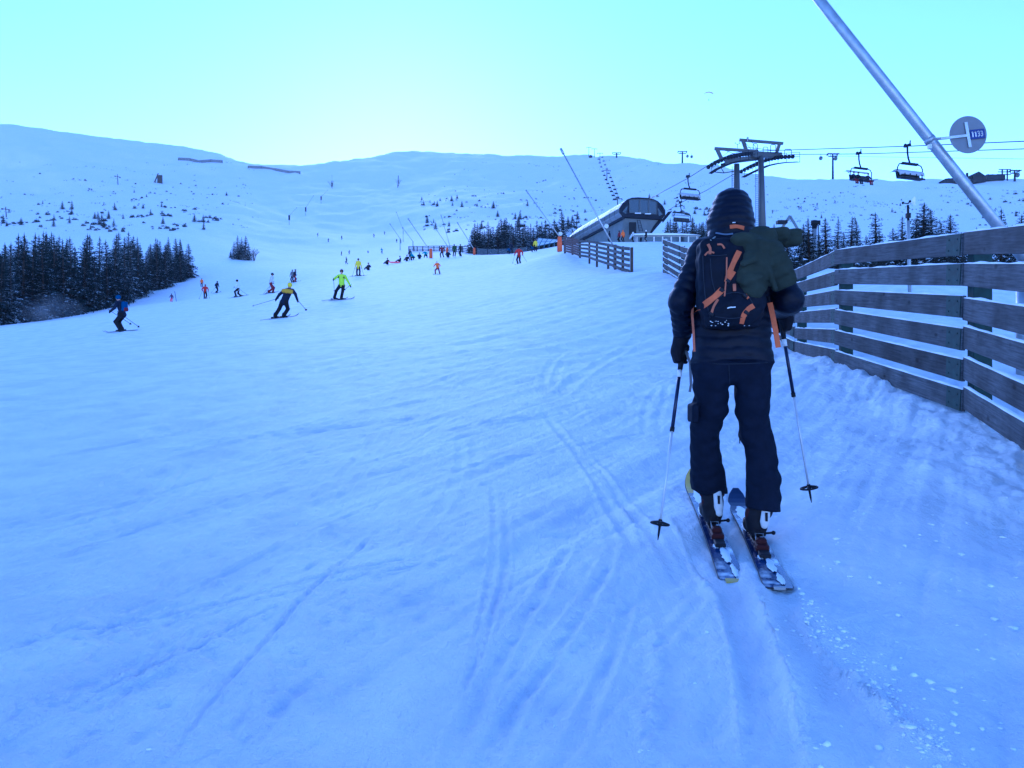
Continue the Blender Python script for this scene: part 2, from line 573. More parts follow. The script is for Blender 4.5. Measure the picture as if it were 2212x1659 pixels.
class MB:
    """collects shapes into one mesh"""

    def __init__(self):
        self.v, self.f, self.m, self.sm = [], [], [], []
        self.mi = 0

    def add(self, vs, fs, smooth=False):
        n = len(self.v)
        self.v += [tuple(p) for p in vs]
        self.f += [tuple(i + n for i in f) for f in fs]
        self.m += [self.mi] * len(fs)
        self.sm += [smooth] * len(fs)
        return self

    def box(self, c, s, rot=None, taper=1.0):
        x, y, z = s[0] / 2, s[1] / 2, s[2] / 2
        vs = []
        for sz in (-1, 1):
            t = taper if sz > 0 else 1
            for sx, sy in ((-1, -1), (1, -1), (1, 1), (-1, 1)):
                p = Vector((sx * x * t, sy * y * t, sz * z))
                if rot is not None: p = rot @ p
                vs.append(p + Vector(c))
        return self.add(vs, [(3, 2, 1, 0), (4, 5, 6, 7), (0, 1, 5, 4), (1, 2, 6, 5), (2, 3, 7, 6), (3, 0, 4, 7)])

    def beam(self, a, b, w, h, up=(0, 0, 1)):
        a, b = Vector(a), Vector(b)
        d = (b - a); L = d.length; d.normalize()
        s = d.cross(Vector(up))
        if s.length < 1e-4: s = d.cross(Vector((0, 1, 0)))
        s.normalize()
        u = s.cross(d)
        vs = []
        for e in (a, b):
            for p, q in ((-1, -1), (1, -1), (1, 1), (-1, 1)):
                vs.append(e + s * (p * w / 2) + u * (q * h / 2))
        return self.add(vs, [(0, 1, 2, 3), (7, 6, 5, 4), (4, 5, 1, 0), (5, 6, 2, 1), (6, 7, 3, 2), (7, 4, 0, 3)])

    def tube(self, pts, r, n=8, caps=True):
        pts = [Vector(p) for p in pts]
        rs = r if isinstance(r, (list, tuple)) else [r] * len(pts)
        rings = []
        a = None
        for i, p in enumerate(pts):
            d = (pts[min(i + 1, len(pts) - 1)] - pts[max(i - 1, 0)]).normalized()
            if a is None:
                a, b = frame_of(d)
            else:
                a = (a - d * a.dot(d)).normalized(); b = a.cross(d).normalized()
            rings.append([p + (a * math.cos(t) + b * math.sin(t)) * rs[i] for t in [2 * math.pi * k / n for k in range(n)]])
        vs = [q for ring in rings for q in ring]
        fs = []
        for i in range(len(pts) - 1):
            for k in range(n):
                k2 = (k + 1) % n
                fs.append((i * n + k2, i * n + k, (i + 1) * n + k, (i + 1) * n + k2))
        self.add(vs, fs, n > 5)
        if caps:
            m = len(self.v) - len(vs)
            self.f += [tuple(m + k for k in range(n)), tuple(m + (len(pts) - 1) * n + k for k in reversed(range(n)))]
            self.m += [self.mi] * 2; self.sm += [False] * 2
        return self

    def disc(self, c, nrm, r, h, n=16, r2=None):
        c = Vector(c); nn = Vector(nrm).normalized()
        return self.tube([c - nn * h / 2, c + nn * h / 2], [r, r2 if r2 else r], n)

    def ell(self, c, r, nu=12, nv=8, rot=None):
        vs = []; fs = []
        for j in range(nv + 1):
            ph = math.pi * j / nv
            for i in range(nu):
                t = 2 * math.pi * i / nu
                p = Vector((r[0] * math.sin(ph) * math.cos(t), r[1] * math.sin(ph) * math.sin(t), r[2] * math.cos(ph)))
                if rot is not None: p = rot @ p
                vs.append(p + Vector(c))
        for j in range(nv):
            for i in range(nu):
                i2 = (i + 1) % nu
                fs.append((j * nu + i, (j + 1) * nu + i, (j + 1) * nu + i2, j * nu + i2))
        return self.add(vs, fs, True)

    def ribbon(self, pts, w, nrm, t=.003):
        """flat strap through pts; nrm = outward normal(s); w = width(s)"""
        pts = [Vector(p) for p in pts]
        ws = w if isinstance(w, (list, tuple)) else [w] * len(pts)
        vs = []
        for i, p in enumerate(pts):
            d = (pts[min(i + 1, len(pts) - 1)] - pts[max(i - 1, 0)]).normalized()
            n = Vector(nrm[i] if isinstance(nrm, list) else nrm).normalized()
            s = d.cross(n).normalized() * ws[i] / 2
            vs += [p - s, p + s, p + s + n * t, p - s + n * t]
        fs = []
        for i in range(len(pts) - 1):
            a, b = i * 4, i * 4 + 4
            for k in range(4):
                k2 = (k + 1) % 4
                fs.append((a + k, a + k2, b + k2, b + k))
        fs += [(3, 2, 1, 0), tuple(len(vs) - 4 + k for k in range(4))]
        return self.add(vs, fs)

    def build(self, name, material, parent=None, bevel=0.0):
        me = bpy.data.meshes.new(name)
        me.from_pydata(self.v, [], self.f)
        for m in (material if isinstance(material, (list, tuple)) else [material]):
            me.materials.append(m)
        me.polygons.foreach_set('material_index', self.m)
        me.polygons.foreach_set('use_smooth', self.sm)
        me.update()
        bm = bmesh.new(); bm.from_mesh(me)
        bmesh.ops.recalc_face_normals(bm, faces=bm.faces)
        if bevel:
            bmesh.ops.bevel(bm, geom=bm.edges[:], offset=bevel, segments=1, affect='EDGES', clamp_overlap=True)
        bm.to_mesh(me); bm.free()
        o = bpy.data.objects.new(name, me)
        col.objects.link(o)
        if parent is not None: o.parent = parent
        return o


# ------------------------------------------------------------------ continuous bodies from blended volumes
class Sdf:
    def __init__(self):
        self.p = []

    def cone(self, a, b, ra, rb, tag=0, k=.03, ys=1.0, disp=None, clip=None):
        self.p.append(('c', np.array(a, float), np.array(b, float), ra, rb, tag, k, ys, disp, clip)); return self

    def ell(self, c, r, tag=0, k=.03, disp=None, rot=None):
        self.p.append(('e', np.array(c, float), np.array(r, float), None if rot is None else np.array(rot), None, tag, k, 1, disp, None)); return self

    def rbox(self, c, h, r, tag=0, k=.03, disp=None, rot=None):
        self.p.append(('b', np.array(c, float), np.array(h, float), r, None if rot is None else np.array(rot), tag, k, 1, disp, None)); return self

    @staticmethod
    def _one(p, X, Y, Z):
        ty, a, b, ra, rb, tg, k, ys, disp, clip = p
        if ty == 'c':
            d = b - a
            x, y, z = X - a[0], (Y - a[1]) * ys, Z - a[2]
            dx, dy, dz = d[0], d[1] * ys, d[2]
            t = np.clip((x * dx + y * dy + z * dz) / max(dx * dx + dy * dy + dz * dz, 1e-9), 0, 1)
            q = np.sqrt((x - t * dx) ** 2 + (y - t * dy) ** 2 + (z - t * dz) ** 2)
            v = q - (ra + (rb - ra) * t)
            if ys != 1: v = v * (.5 + .5 / ys)
            if disp is not None: v = v - disp(X, Y, Z, t)
        elif ty == 'e':
            x, y, z = X - a[0], Y - a[1], Z - a[2]
            if ra is not None:
                x, y, z = (ra[0, 0] * x + ra[1, 0] * y + ra[2, 0] * z, ra[0, 1] * x + ra[1, 1] * y + ra[2, 1] * z,
                           ra[0, 2] * x + ra[1, 2] * y + ra[2, 2] * z)
            q = np.sqrt((x / b[0]) ** 2 + (y / b[1]) ** 2 + (z / b[2]) ** 2)
            q2 = np.sqrt((x / b[0] ** 2) ** 2 + (y / b[1] ** 2) ** 2 + (z / b[2] ** 2) ** 2)
            v = q * (q - 1) / np.maximum(q2, 1e-6)
            if disp is not None: v = v - disp(X, Y, Z, q)
        else:
            x, y, z = X - a[0], Y - a[1], Z - a[2]
            if rb is not None:
                x, y, z = (rb[0, 0] * x + rb[1, 0] * y + rb[2, 0] * z, rb[0, 1] * x + rb[1, 1] * y + rb[2, 1] * z,
                           rb[0, 2] * x + rb[1, 2] * y + rb[2, 2] * z)
            x, y, z = np.abs(x) - b[0] + ra, np.abs(y) - b[1] + ra, np.abs(z) - b[2] + ra
            v = np.sqrt(np.maximum(x, 0) ** 2 + np.maximum(y, 0) ** 2 + np.maximum(z, 0) ** 2) + np.minimum(np.maximum(np.maximum(x, y), z), 0) - ra
            if disp is not None: v = v - disp(X, Y, Z, 0)
        if clip is not None:
            for (n, o) in clip:      # keep the side where n.p > o
                v = np.maximum(v, o - (n[0] * X + n[1] * Y + n[2] * Z))
        return v

    @staticmethod
    def _bounds(p):
        ty, a, b, ra, rb = p[:5]
        if ty == 'c':
            r = max(ra, rb)
            return np.minimum(a, b) - r, np.maximum(a, b) + r
        r = np.full(3, np.linalg.norm(b)) if (ra is not None and ty == 'e') or (ty == 'b' and rb is not None) else b
        return a - r, a + r

    def field(self, lo, res, shape, pad):
        D = np.full(shape, pad, np.float32); T = np.zeros(shape, np.int8); M = np.full(shape, 9.0, np.float32)
        ax = [lo[i] + res * np.arange(shape[i]) for i in range(3)]
        for p in self.p:
            l, h = self._bounds(p)
            k = p[6]
            i0 = np.maximum(np.floor((l - pad - lo) / res).astype(int), 0)
            i1 = np.minimum(np.ceil((h + pad - lo) / res).astype(int) + 1, shape)
            if (i1 <= i0).any(): continue
            sl = tuple(slice(i0[i], i1[i]) for i in range(3))
            X, Y, Z = np.meshgrid(ax[0][sl[0]], ax[1][sl[1]], ax[2][sl[2]], indexing='ij', sparse=True)
            v = self._one(p, X, Y, Z).astype(np.float32)
            a = D[sl]
            hh = np.maximum(k - np.abs(a - v), 0) / k
            D[sl] = np.minimum(a, v) - hh * hh * k * .25
            m = v < M[sl]
            T[sl] = np.where(m, p[5], T[sl]); M[sl] = np.where(m, v, M[sl])
        return D, T

    def value(self, P):
        P = np.atleast_2d(P)
        d = np.full(len(P), 9.0)
        for p in self.p:
            v = self._one(p, P[:, 0], P[:, 1], P[:, 2])
            k = p[6]
            h = np.maximum(k - np.abs(d - v), 0) / k
            d = np.minimum(d, v) - h * h * k * .25
        return d

    def hit(self, o, direction, t0=0.0, t1=10.0):
        """point where a straight line first meets the surface"""
        o = np.array(o, float); dr = np.array(direction, float); dr /= np.linalg.norm(dr)
        t = np.linspace(t0, t1, 1600)
        v = self.value(o + t[:, None] * dr)
        k = np.argmax(v < 0)
        if v[k] >= 0: return None
        return Vector(o + t[k] * dr)

    def build(self, name, mats, res, parent=None):
        bs = [self._bounds(p) for p in self.p]
        pad = max(res * 3, max(p[6] for p in self.p) + res * 1.5)
        lo = np.min([b[0] for b in bs], 0) - pad; hi = np.max([b[1] for b in bs], 0) + pad
        shape = np.ceil((hi - lo) / res).astype(int) + 1
        D, T = self.field(lo, res, shape, pad)
        return surface_nets(name, D, T, lo, res, mats, parent)


def surface_nets(name, D, T, lo, res, mats, parent=None):
    S = D < 0
    n = np.array(D.shape)
    c = S[:-1, :-1, :-1].astype(np.int8)
    tot = np.zeros_like(c)
    for i in (0, 1):
        for j in (0, 1):
            for k in (0, 1):
                tot += S[i:n[0] - 1 + i, j:n[1] - 1 + j, k:n[2] - 1 + k]
    act = (tot > 0) & (tot < 8)
    idx = np.full(act.shape, -1, np.int64)
    cells = np.argwhere(act)
    idx[act] = np.arange(len(cells))
    acc = np.zeros((len(cells), 3)); cnt = np.zeros(len(cells))
    corner = [(i, j, k) for i in (0, 1) for j in (0, 1) for k in (0, 1)]
    vals = {q: D[cells[:, 0] + q[0], cells[:, 1] + q[1], cells[:, 2] + q[2]] for q in corner}
    for q in corner:
        for axis in range(3):
            if q[axis] == 0:
                q2 = tuple(q[a] + (1 if a == axis else 0) for a in range(3))
                a, b = vals[q], vals[q2]
                m = (a < 0) != (b < 0)
                t = np.where(m, a / np.where(np.abs(a - b) < 1e-9, 1, a - b), 0)
                p = np.tile(np.array(q, float), (len(cells), 1))
                p[:, axis] += t
                acc[m] += p[m]; cnt[m] += 1
    off = acc / cnt[:, None]
    co = lo + res * (cells + off)
    near = np.rint(cells + off).astype(int)
    vt = T[near[:, 0], near[:, 1], near[:, 2]]
    quads = []
    for axis in range(3):
        a1, a2 = (axis + 1) % 3, (axis + 2) % 3
        sl0 = [slice(None)] * 3; sl1 = [slice(None)] * 3
        sl0[axis] = slice(0, -1); sl1[axis] = slice(1, None)
        e = S[tuple(sl0)] != S[tuple(sl1)]
        E = np.argwhere(e)
        ok = (E[:, a1] > 0) & (E[:, a2] > 0) & (E[:, a1] < n[a1] - 1) & (E[:, a2] < n[a2] - 1)
        E = E[ok]
        inside = S[E[:, 0], E[:, 1], E[:, 2]]

        def cell(d1, d2):
            q = E.copy(); q[:, a1] -= d1; q[:, a2] -= d2
            return idx[q[:, 0], q[:, 1], q[:, 2]]
        Q = np.stack([cell(1, 1), cell(0, 1), cell(0, 0), cell(1, 0)], -1)
        Q[~inside] = Q[~inside][:, ::-1]
        quads.append(Q)
    Q = np.concatenate(quads)
    Q = Q[(Q >= 0).all(1)]
    fm = vt[Q[:, 0]]
    return mesh_np(name, co, Q, mats, parent, True, midx=fm)


def ik(a, b, l1, l2, pole):
    """joint between a and b for limb lengths l1, l2, bent towards pole"""
    a, b, pole = Vector(a), Vector(b), Vector(pole)
    d = b - a
    L = min(d.length, (l1 + l2) * .999)
    u = d.normalized()
    x = (l1 * l1 - l2 * l2 + L * L) / (2 * L)
    h = math.sqrt(max(l1 * l1 - x * x, 0))
    p = (pole - u * pole.dot(u))
    p = p.normalized() if p.length > 1e-5 else Vector((0, 1, 0))
    return a + u * x + p * h

# ------------------------------------------------------------------ shared materials
def cloth(name, c, rough=.8):
    return mat('cloth_' + name, c, rough, spec=.12, noise=(14, .75, 1.2))


M_METAL = mat('galvanised_steel', (.42, .44, .47), .42, .75, noise=(9, .8, 1.15), bump=(60, .12, .002))
M_DARKMETAL = mat('dark_painted_steel', (.016, .019, .032), .65, 0, .12, noise=(3, .75, 1.2))
M_ROPE = mat('steel_rope', (.06, .06, .065), .5, .5)
M_BLACK = mat('black_plastic', (.009, .010, .016), .55, spec=.2)
M_WHITEPL = mat('white_plastic', (.72, .73, .74), .4, noise=(20, .9, 1.05))
M_ORANGE = mat('orange_pad', (.62, .11, .03), .7, noise=(4, .85, 1.1))
M_GREENP = mat('green_painted_wood', (.016, .042, .040), .75, noise=(12, .6, 1.3), bump=(40, .2, .003))
M_SNOWCAP = mat('lying_snow', (.84, .86, .88), .7, noise=(6, .93, 1.05), bump=(30, .4, .01))
M_BARK = mat('spruce_bark', (.055, .04, .032), .9, noise=(8, .7, 1.3))
M_NEEDLE = mat('spruce_needles', (.014, .024, .024), .9, spec=.05, noise=(1.1, .6, 1.5), snow=(.13, 2.2))
M_NEEDLE2 = mat('frosted_needles', (.030, .042, .045), .9, spec=.05, noise=(1.1, .6, 1.5), snow=(.28, 2.2))
M_SCRUB = mat('scrub_needles', (.028, .034, .034), .9, spec=.05, noise=(2, .6, 1.4), snow=(.34, 4))


def wood_boards():
    m = bpy.data.materials.new('weathered_board'); m.use_nodes = True
    nt = m.node_tree; L = nt.links.new; N = nt.nodes.new
    b = nt.nodes['Principled BSDF']; b.inputs['Roughness'].default_value = .82; b.inputs['Specular IOR Level'].default_value = .2
    tc = N('ShaderNodeTexCoord'); oi = N('ShaderNodeObjectInfo')
    of = N('ShaderNodeVectorMath'); of.operation = 'MULTIPLY_ADD'
    L(oi.outputs['Random'], of.inputs[0]); of.inputs[1].default_value = (37, 11, 5); L(tc.outputs['Object'], of.inputs[2])
    mp = N('ShaderNodeMapping'); mp.inputs['Scale'].default_value = (1.2, 14, 26)
    L(of.outputs[0], mp.inputs[0])
    g = N('ShaderNodeTexNoise'); g.inputs['Scale'].default_value = 2.2; g.inputs['Detail'].default_value = 8; g.inputs['Roughness'].default_value = .65
    L(mp.outputs[0], g.inputs['Vector'])
    st = N('ShaderNodeTexNoise'); st.inputs['Scale'].default_value = 2.4; st.inputs['Detail'].default_value = 5
    L(of.outputs[0], st.inputs['Vector'])
    vr = N('ShaderNodeMapRange'); vr.inputs['To Min'].default_value = .72; vr.inputs['To Max'].default_value = 1.3; L(oi.outputs['Random'], vr.inputs['Value'])
    r1 = N('ShaderNodeValToRGB')
    r1.color_ramp.elements[0].position = .3; r1.color_ramp.elements[0].color = (.036, .038, .044, 1)
    r1.color_ramp.elements[1].position = .72; r1.color_ramp.elements[1].color = (.125, .128, .138, 1)
    L(g.outputs[0], r1.inputs[0])
    r2 = N('ShaderNodeMapRange'); r2.inputs['From Min'].default_value = .35; r2.inputs['From Max'].default_value = .65
    r2.inputs['To Min'].default_value = .55; r2.inputs['To Max'].default_value = 1.15
    L(st.outputs[0], r2.inputs['Value'])
    # knots
    vo = N('ShaderNodeTexVoronoi'); vo.inputs['Scale'].default_value = 1.0
    mk = N('ShaderNodeMapping'); mk.inputs['Scale'].default_value = (2.6, 6, 5.5); L(of.outputs[0], mk.inputs[0]); L(mk.outputs[0], vo.inputs['Vector'])
    r3 = N('ShaderNodeMapRange'); r3.inputs['From Min'].default_value = .06; r3.inputs['From Max'].default_value = .16
    r3.inputs['To Min'].default_value = .35; r3.inputs['To Max'].default_value = 1.0
    L(vo.outputs['Distance'], r3.inputs['Value'])
    mu = N('ShaderNodeMath'); mu.operation = 'MULTIPLY'; L(r2.outputs[0], mu.inputs[0]); L(r3.outputs[0], mu.inputs[1])
    mv = N('ShaderNodeMath'); mv.operation = 'MULTIPLY'; L(mu.outputs[0], mv.inputs[0]); L(vr.outputs[0], mv.inputs[1]); mu = mv
    sc = N('ShaderNodeVectorMath'); sc.operation = 'SCALE'; L(r1.outputs[0], sc.inputs[0]); L(mu.outputs[0], sc.inputs['Scale'])
    L(sc.outputs[0], b.inputs['Base Color'])
    bp = N('ShaderNodeBump'); bp.inputs['Strength'].default_value = .5; bp.inputs['Distance'].default_value = .004
    L(g.outputs[0], bp.inputs['Height']); L(bp.outputs[0], b.inputs['Normal'])
    return m


M_WOOD = wood_boards()

# ------------------------------------------------------------------ board fences
def cap_mesh(L, w, seed, h0=.012):
    r = random.Random(seed)
    n = max(4, int(L / .12))
    vs, fs = [], []
    ph = [r.uniform(0, 6.3) for _ in range(3)]
    for i in range(n + 1):
        x = -L / 2 + L * i / n
        h = h0 * (1 + .45 * math.sin(x * 5 + ph[0]) + .35 * math.sin(x * 13 + ph[1])) * (0.25 if i in (0, n) else 1) + .002
        ww = w * (1 + .12 * math.sin(x * 9 + ph[2]))
        for y, z in ((-.5, 0), (-.46, .6), (0, 1.0), (.46, .6), (.5, 0)):
            vs.append((x, y * ww, z * h))
    for i in range(n):
        for k in range(4):
            fs.append((i * 5 + k, i * 5 + k + 1, i * 5 + 6 + k, i * 5 + 5 + k))
    b = MB(); b.add(vs, fs, True)
    return b


def basis(d, n):
    """columns: along the board, out of the fence, up within the fence"""
    d = Vector(d).normalized()
    up = Vector((0, 0, 1)); up = (up - d * up.dot(d)).normalized()
    y = up.cross(d)
    return Matrix((d, y, up)).transposed()


def board_fence(label, posts, nb=6, bh=.2, sp=.28, th=.035, pw=.155, caps=False, post_mat=None, extra_post=.25, group=None,
                board_mat=None, cat='fence'):
    root = thing('board_fence', label, cat, posts[0], 0, group)
    o0 = Vector(posts[0])
    pm = post_mat or M_GREENP
    H = (nb - 1) * sp + bh
    # side that looks at the run
    for i, p in enumerate(posts):
        a = Vector(posts[max(i - 1, 0)]); b = Vector(posts[min(i + 1, len(posts) - 1)])
        d = (b - a); d.z = 0; d.normalize()
        n = Vector((d.y, -d.x, 0))
        if n.dot(Vector((0, 0, 0)) - Vector(p)) < 0: n = -n
        q = Vector(p) - n * (th + pw * .5 + .012) + d * (.02)
        m = MB()
        ang = math.atan2(d.y, d.x)
        lean = Matrix.Rotation(random.uniform(-.012, .012), 3, 'Y') @ Matrix.Rotation(ang, 3, 'Z')
        lo, hi = -.45, H - .015
        m.box((0, 0, (lo + hi) / 2), (pw, pw, hi - lo), Matrix.Rotation(ang, 3, 'Z'))
        po = m.build('post', pm, root, bevel=.006 if caps else 0)
        po.location = q - o0
        if caps:
            c = MB(); c.ell((0, 0, hi), (pw * .62, pw * .62, .035), 10, 6)
            c.build('snow_cap', M_SNOWCAP, po)
    for i in range(len(posts) - 1):
        a, b = Vector(posts[i]), Vector(posts[i + 1])
        d = b - a; L = d.length
        B = basis(d, None)
        y = B.col[1].copy()
        sgn = 1 if y.dot(-a) > 0 else -1
        m = MB(); m.box((0, 0, 0), (L + .02, th, bh))
        first = m.build('board', board_mat or M_WOOD, root, bevel=.005 if caps else 0)
        capo = None
        br = None
        for k in range(nb):
            o = first if k == 0 else first.copy()
            if k: col.objects.link(o)
            jit = random.uniform(-.012, .012)
            c = (a + b) / 2 + Vector((0, 0, k * sp + bh / 2 + jit)) + y * sgn * (.004 + (.012 if i % 2 else 0))
            o.matrix_local = Matrix.Translation(c - o0) @ (B @ Matrix.Rotation(random.uniform(-.006, .006), 3, 'Y')).to_4x4()
            if caps:
                if capo is None or k == 3:
                    capo = cap_mesh(L, th * .98, i * 10 + k).build('snow_cap', M_SNOWCAP, o)
                    cc = capo
                else:
                    cc = capo.copy(); col.objects.link(cc); cc.parent = o
                cc.matrix_local = Matrix.Translation((0, 0, bh / 2 - .001))
                # green bracket plate over the far end of the board
                if br is None:
                    mm = MB(); mm.box((0, 0, 0), (.30, .008, bh * .98))
                    for sx in (-.09, .09):
                        mm.disc((sx, sgn * .006, .05), (0, 1, 0), .007, .008, 8); mm.disc((sx, sgn * .006, -.05), (0, 1, 0), .007, .008, 8)
                    br = mm.build('bracket', pm, o)
                    bb = br
                else:
                    bb = br.copy(); col.objects.link(bb); bb.parent = o
                bb.matrix_local = Matrix.Translation((-L / 2 + .165, sgn * (th / 2 + .003), 0))
    return root


NEAR_FENCE = [(3.10, 3.75, .83), (4.10, 7.2, 1.36), (4.57, 11.2, 1.88), (5.48, 15.4, 2.22), (6.05, 19.5, 2.85), (6.5, 24.0, 3.75),
              (6.85, 28.7, 4.75), (7.05, 33.4, 5.8), (7.22, 38.0, 6.9)]
MID_FENCE = [(1360, 42.0, 590), (1341, 45, 584), (1325, 48, 577), (1310, 52, 571), (1286, 57, 563), (1270, 62, 557), (1250, 67.5, 553)]
MID_FENCE = [(survey_x(a, d), d, survey_z(c, d)) for a, d, c in MID_FENCE]
END_FENCE = [(survey_x(a, d), d, survey_z(c, d)) for a, d, c in ((1250, 68.2, 553), (1234, 70, 547), (1218, 72, 543))]


def fences():
    board_fence('long weathered six-board fence with green posts beside the near skier', NEAR_FENCE, caps=True)
    board_fence('dark wavy board fence left of the snowy gap, below the lift station', MID_FENCE, nb=5, bh=.17, sp=.30, pw=.14, post_mat=M_BARK)
    board_fence('short reddish-brown end panel of closely set boards left of the wavy fence', END_FENCE, nb=7, bh=.17, sp=.2, pw=.14, post_mat=M_BARK,
                board_mat=mat('brown_board', (.12, .075, .07), .8, noise=(6, .7, 1.3)))
    far = []
    for a, d in ((882, 212), (893, 208), (900, 206), (912, 201), (924, 197), (936, 192), (948, 188), (958, 184), (970, 179), (984, 175), (998, 170), (1010, 166), (1023, 162)):
        x = survey_x(a, d); far.append((x, d, gz(x, d) + .1))
    board_fence('low dark board fence on the crest behind the standing group', far, nb=4, bh=.17, sp=.36, pw=.2, post_mat=M_BARK)
    # grey safety net
    pts = []
    for a, d in ((1030, 150), (1053, 146), (1076, 143), (1108, 140), (1140, 137)):
        x = survey_x(a, d); pts.append(Vector((x, d, gz(x, d))))
    r = thing('safety_net', 'grey safety net on thin posts right of the crest fence', 'net', pts[0])
    for p in pts:
        m = MB(); m.tube([(0, 0, -.4), (0, 0, 1.7)], .07, 6); m.build('post', M_DARKMETAL, r).location = p - pts[0]
    nm = mat('grey_net', (.20, .23, .27), .9)
    for a, b in zip(pts[:-1], pts[1:]):
        m = MB(); d = b - a
        for k in range(9):
            z = .25 + .13 * k
            m.tube([(0, 0, z), d * .5 + Vector((0, 0, z - .06)), d + Vector((0, 0, z))], .022, 4)
        n = int(d.length / .22)
        for k in range(n):
            q = d * (k / n); m.tube([q + Vector((0, 0, .2)), q + Vector((0, 0, 1.3))], .015, 3)
        m.build('net', nm, r).location = a - pts[0]
    # snow fences high on the left hill
    for lab, line in (('upper wavy snow fence below the left ridge line', ((385, 342, 590), (410, 346, 592), (430, 349, 590), (455, 350, 585), (480, 356, 580))),
                      ('longer straight snow fence under the saddle of the ridge', ((536, 366, 660), (565, 367, 655), (595, 371, 645), (622, 376, 635), (648, 381, 628)))):
        P = []
        for px, py, d in line:
            x, y = ground_far(px, py + 2)
            P.append((x, y, gz(x, y)))
        board_fence(lab, P, nb=4, bh=.5, sp=.62, th=.08, pw=.3, post_mat=M_BARK, board_mat=mat('grey_slat', (.12, .11, .11), .85), cat='snow fence')


def ground_far(px, py, d0=30, d1=1000):
    ds = np.geomspace(d0, d1, 500)
    g = base_h(survey_x(np.full_like(ds, px), ds), ds)
    s = survey_z(py, ds)
    k = int(np.argmax(g >= s))
    if g[k] < s[k]: k = len(ds) - 1
    return float(survey_x(px, ds[k])), float(ds[k])

# ------------------------------------------------------------------ spruces and scrub
def spruce_meshes(seed, H=6.0, width=.2, sparse=0.0):
    """trunk and crown meshes of one spruce, H metres tall"""
    r = random.Random(seed)
    t = MB()
    lean = (r.uniform(-.15, .15), r.uniform(-.15, .15))
    t.tube([(0, 0, -.6), (lean[0] * .3, lean[1] * .3, H * .4), (lean[0], lean[1], H)], [.022 * H, .014 * H, .003 * H], 6)
    c = MB()
    z = H * .05
    V, Fc = [], []

    def tri(a, b, d):
        n = len(V); V.extend((a, b, d)); Fc.append((n, n + 1, n + 2))
    lev = 0
    while z < H * .985:
        f = z / H
        rad = width * H * (1 - f) ** .82 * r.uniform(.82, 1.15) + .03 * H * (1 - f) + .06
        nb = max(5, int((9 - 4 * f) * (1 - sparse)))
        a0 = r.uniform(0, 6.3)
        for k in range(nb):
            if r.random() < .08 + sparse * .3: continue
            az = a0 + 2 * math.pi * k / nb + r.uniform(-.25, .25)
            L = rad * r.uniform(.68, 1.15)
            droop = r.uniform(.25, .55) * (1 - .75 * f) - .30 * f
            dx, dy = math.cos(az), math.sin(az)
            base = Vector((lean[0] * f, lean[1] * f, z + r.uniform(-.05, .05) * H * .3))
            n = 5
            prev = base
            for j in range(1, n + 1):
                q = j / n
                p = base + Vector((dx * L * q, dy * L * q, -droop * L * q * q * 1.1 + .12 * L * max(0, q - .6)))
                wd = L * .34 * (1 - q * .62) * r.uniform(.7, 1.25)
                sx, sy = -dy * wd, dx * wd
                hang = r.uniform(.05, .16) * L + .03
                m = (prev + p) / 2
                # two side sprays and hanging twigs
                for sg in (-1, 1):
                    e = m + Vector((sx * sg + dx * L * .12, sy * sg + dy * L * .12, -hang * r.uniform(.3, 1.1)))
                    tri(prev, p, e)
                    if r.random() < .55:
                        e2 = p + Vector((sx * sg * .55, sy * sg * .55, -hang * r.uniform(.8, 2.0)))
                        tri(m, p + Vector((0, 0, .02)), e2)
                prev = p
            tri(prev, prev + Vector((-dy, dx, 0)) * .05 * L, prev + Vector((dx, dy, .1)) * .2 * L)
        z += H * (.036 - .014 * f) * r.uniform(.8, 1.2)
        lev += 1
    # leader
    for k in range(5):
        a = k * 1.26
        tri(Vector((lean[0], lean[1], H * 1.03)), Vector((lean[0] + .05 * math.cos(a), lean[1] + .05 * math.sin(a), H * .95)),
            Vector((lean[0] + .05 * math.cos(a + 1), lean[1] + .05 * math.sin(a + 1), H * .95)))
    c.add(V, Fc)
    return t, c


def flat_mesh(mb, name, m):
    me = bpy.data.meshes.new(name)
    me.from_pydata(mb.v, [], mb.f)
    me.materials.append(m)
    me.update()
    return me


SPRUCE = []
SCRUB = []


def make_tree_kinds():
    for i, (w, sp_) in enumerate(((.205, 0), (.235, 0), (.19, .0), (.25, .05), (.22, .0), (.175, .06))):
        t, c = spruce_meshes(40 + i, 6.0, w, sp_)
        SPRUCE.append((flat_mesh(t, 'trunk', M_BARK), flat_mesh(c, 'crown', M_NEEDLE), flat_mesh(c, 'crown', M_NEEDLE2)))
    for i in range(5):
        r = random.Random(90 + i)
        V, Fc = [], []
        for k in range(150):
            a = r.uniform(0, 6.3); q = math.sqrt(r.random())
            x, y = math.cos(a) * q * .5, math.sin(a) * q * .5
            h = (1 - q * q * .8) * r.uniform(.25, 1.0) * (1 if i % 2 else .75)
            p = Vector((x, y, h * r.uniform(.1, .95)))
            d = Vector((r.uniform(-1, 1), r.uniform(-1, 1), r.uniform(.0, 1.3))).normalized() * r.uniform(.12, .3)
            s = Vector((r.uniform(-1, 1), r.uniform(-1, 1), r.uniform(-.4, .4))).normalized() * r.uniform(.05, .12)
            n = len(V); V += [p - s, p + s, p + d]; Fc.append((n, n + 1, n + 2))
        for k in range(10):
            a = r.uniform(0, 6.3)
            b = Vector((math.cos(a) * .05, math.sin(a) * .05, -.15)); e = Vector((math.cos(a) * .3, math.sin(a) * .3, .6))
            s = Vector((.02, .01, 0))
            n = len(V); V += [b - s, b + s, e]; Fc.append((n, n + 1, n + 2))
        me = bpy.data.meshes.new('foliage'); me.from_pydata(V, [], Fc); me.materials.append(M_SCRUB); me.update()
        SCRUB.append(me)


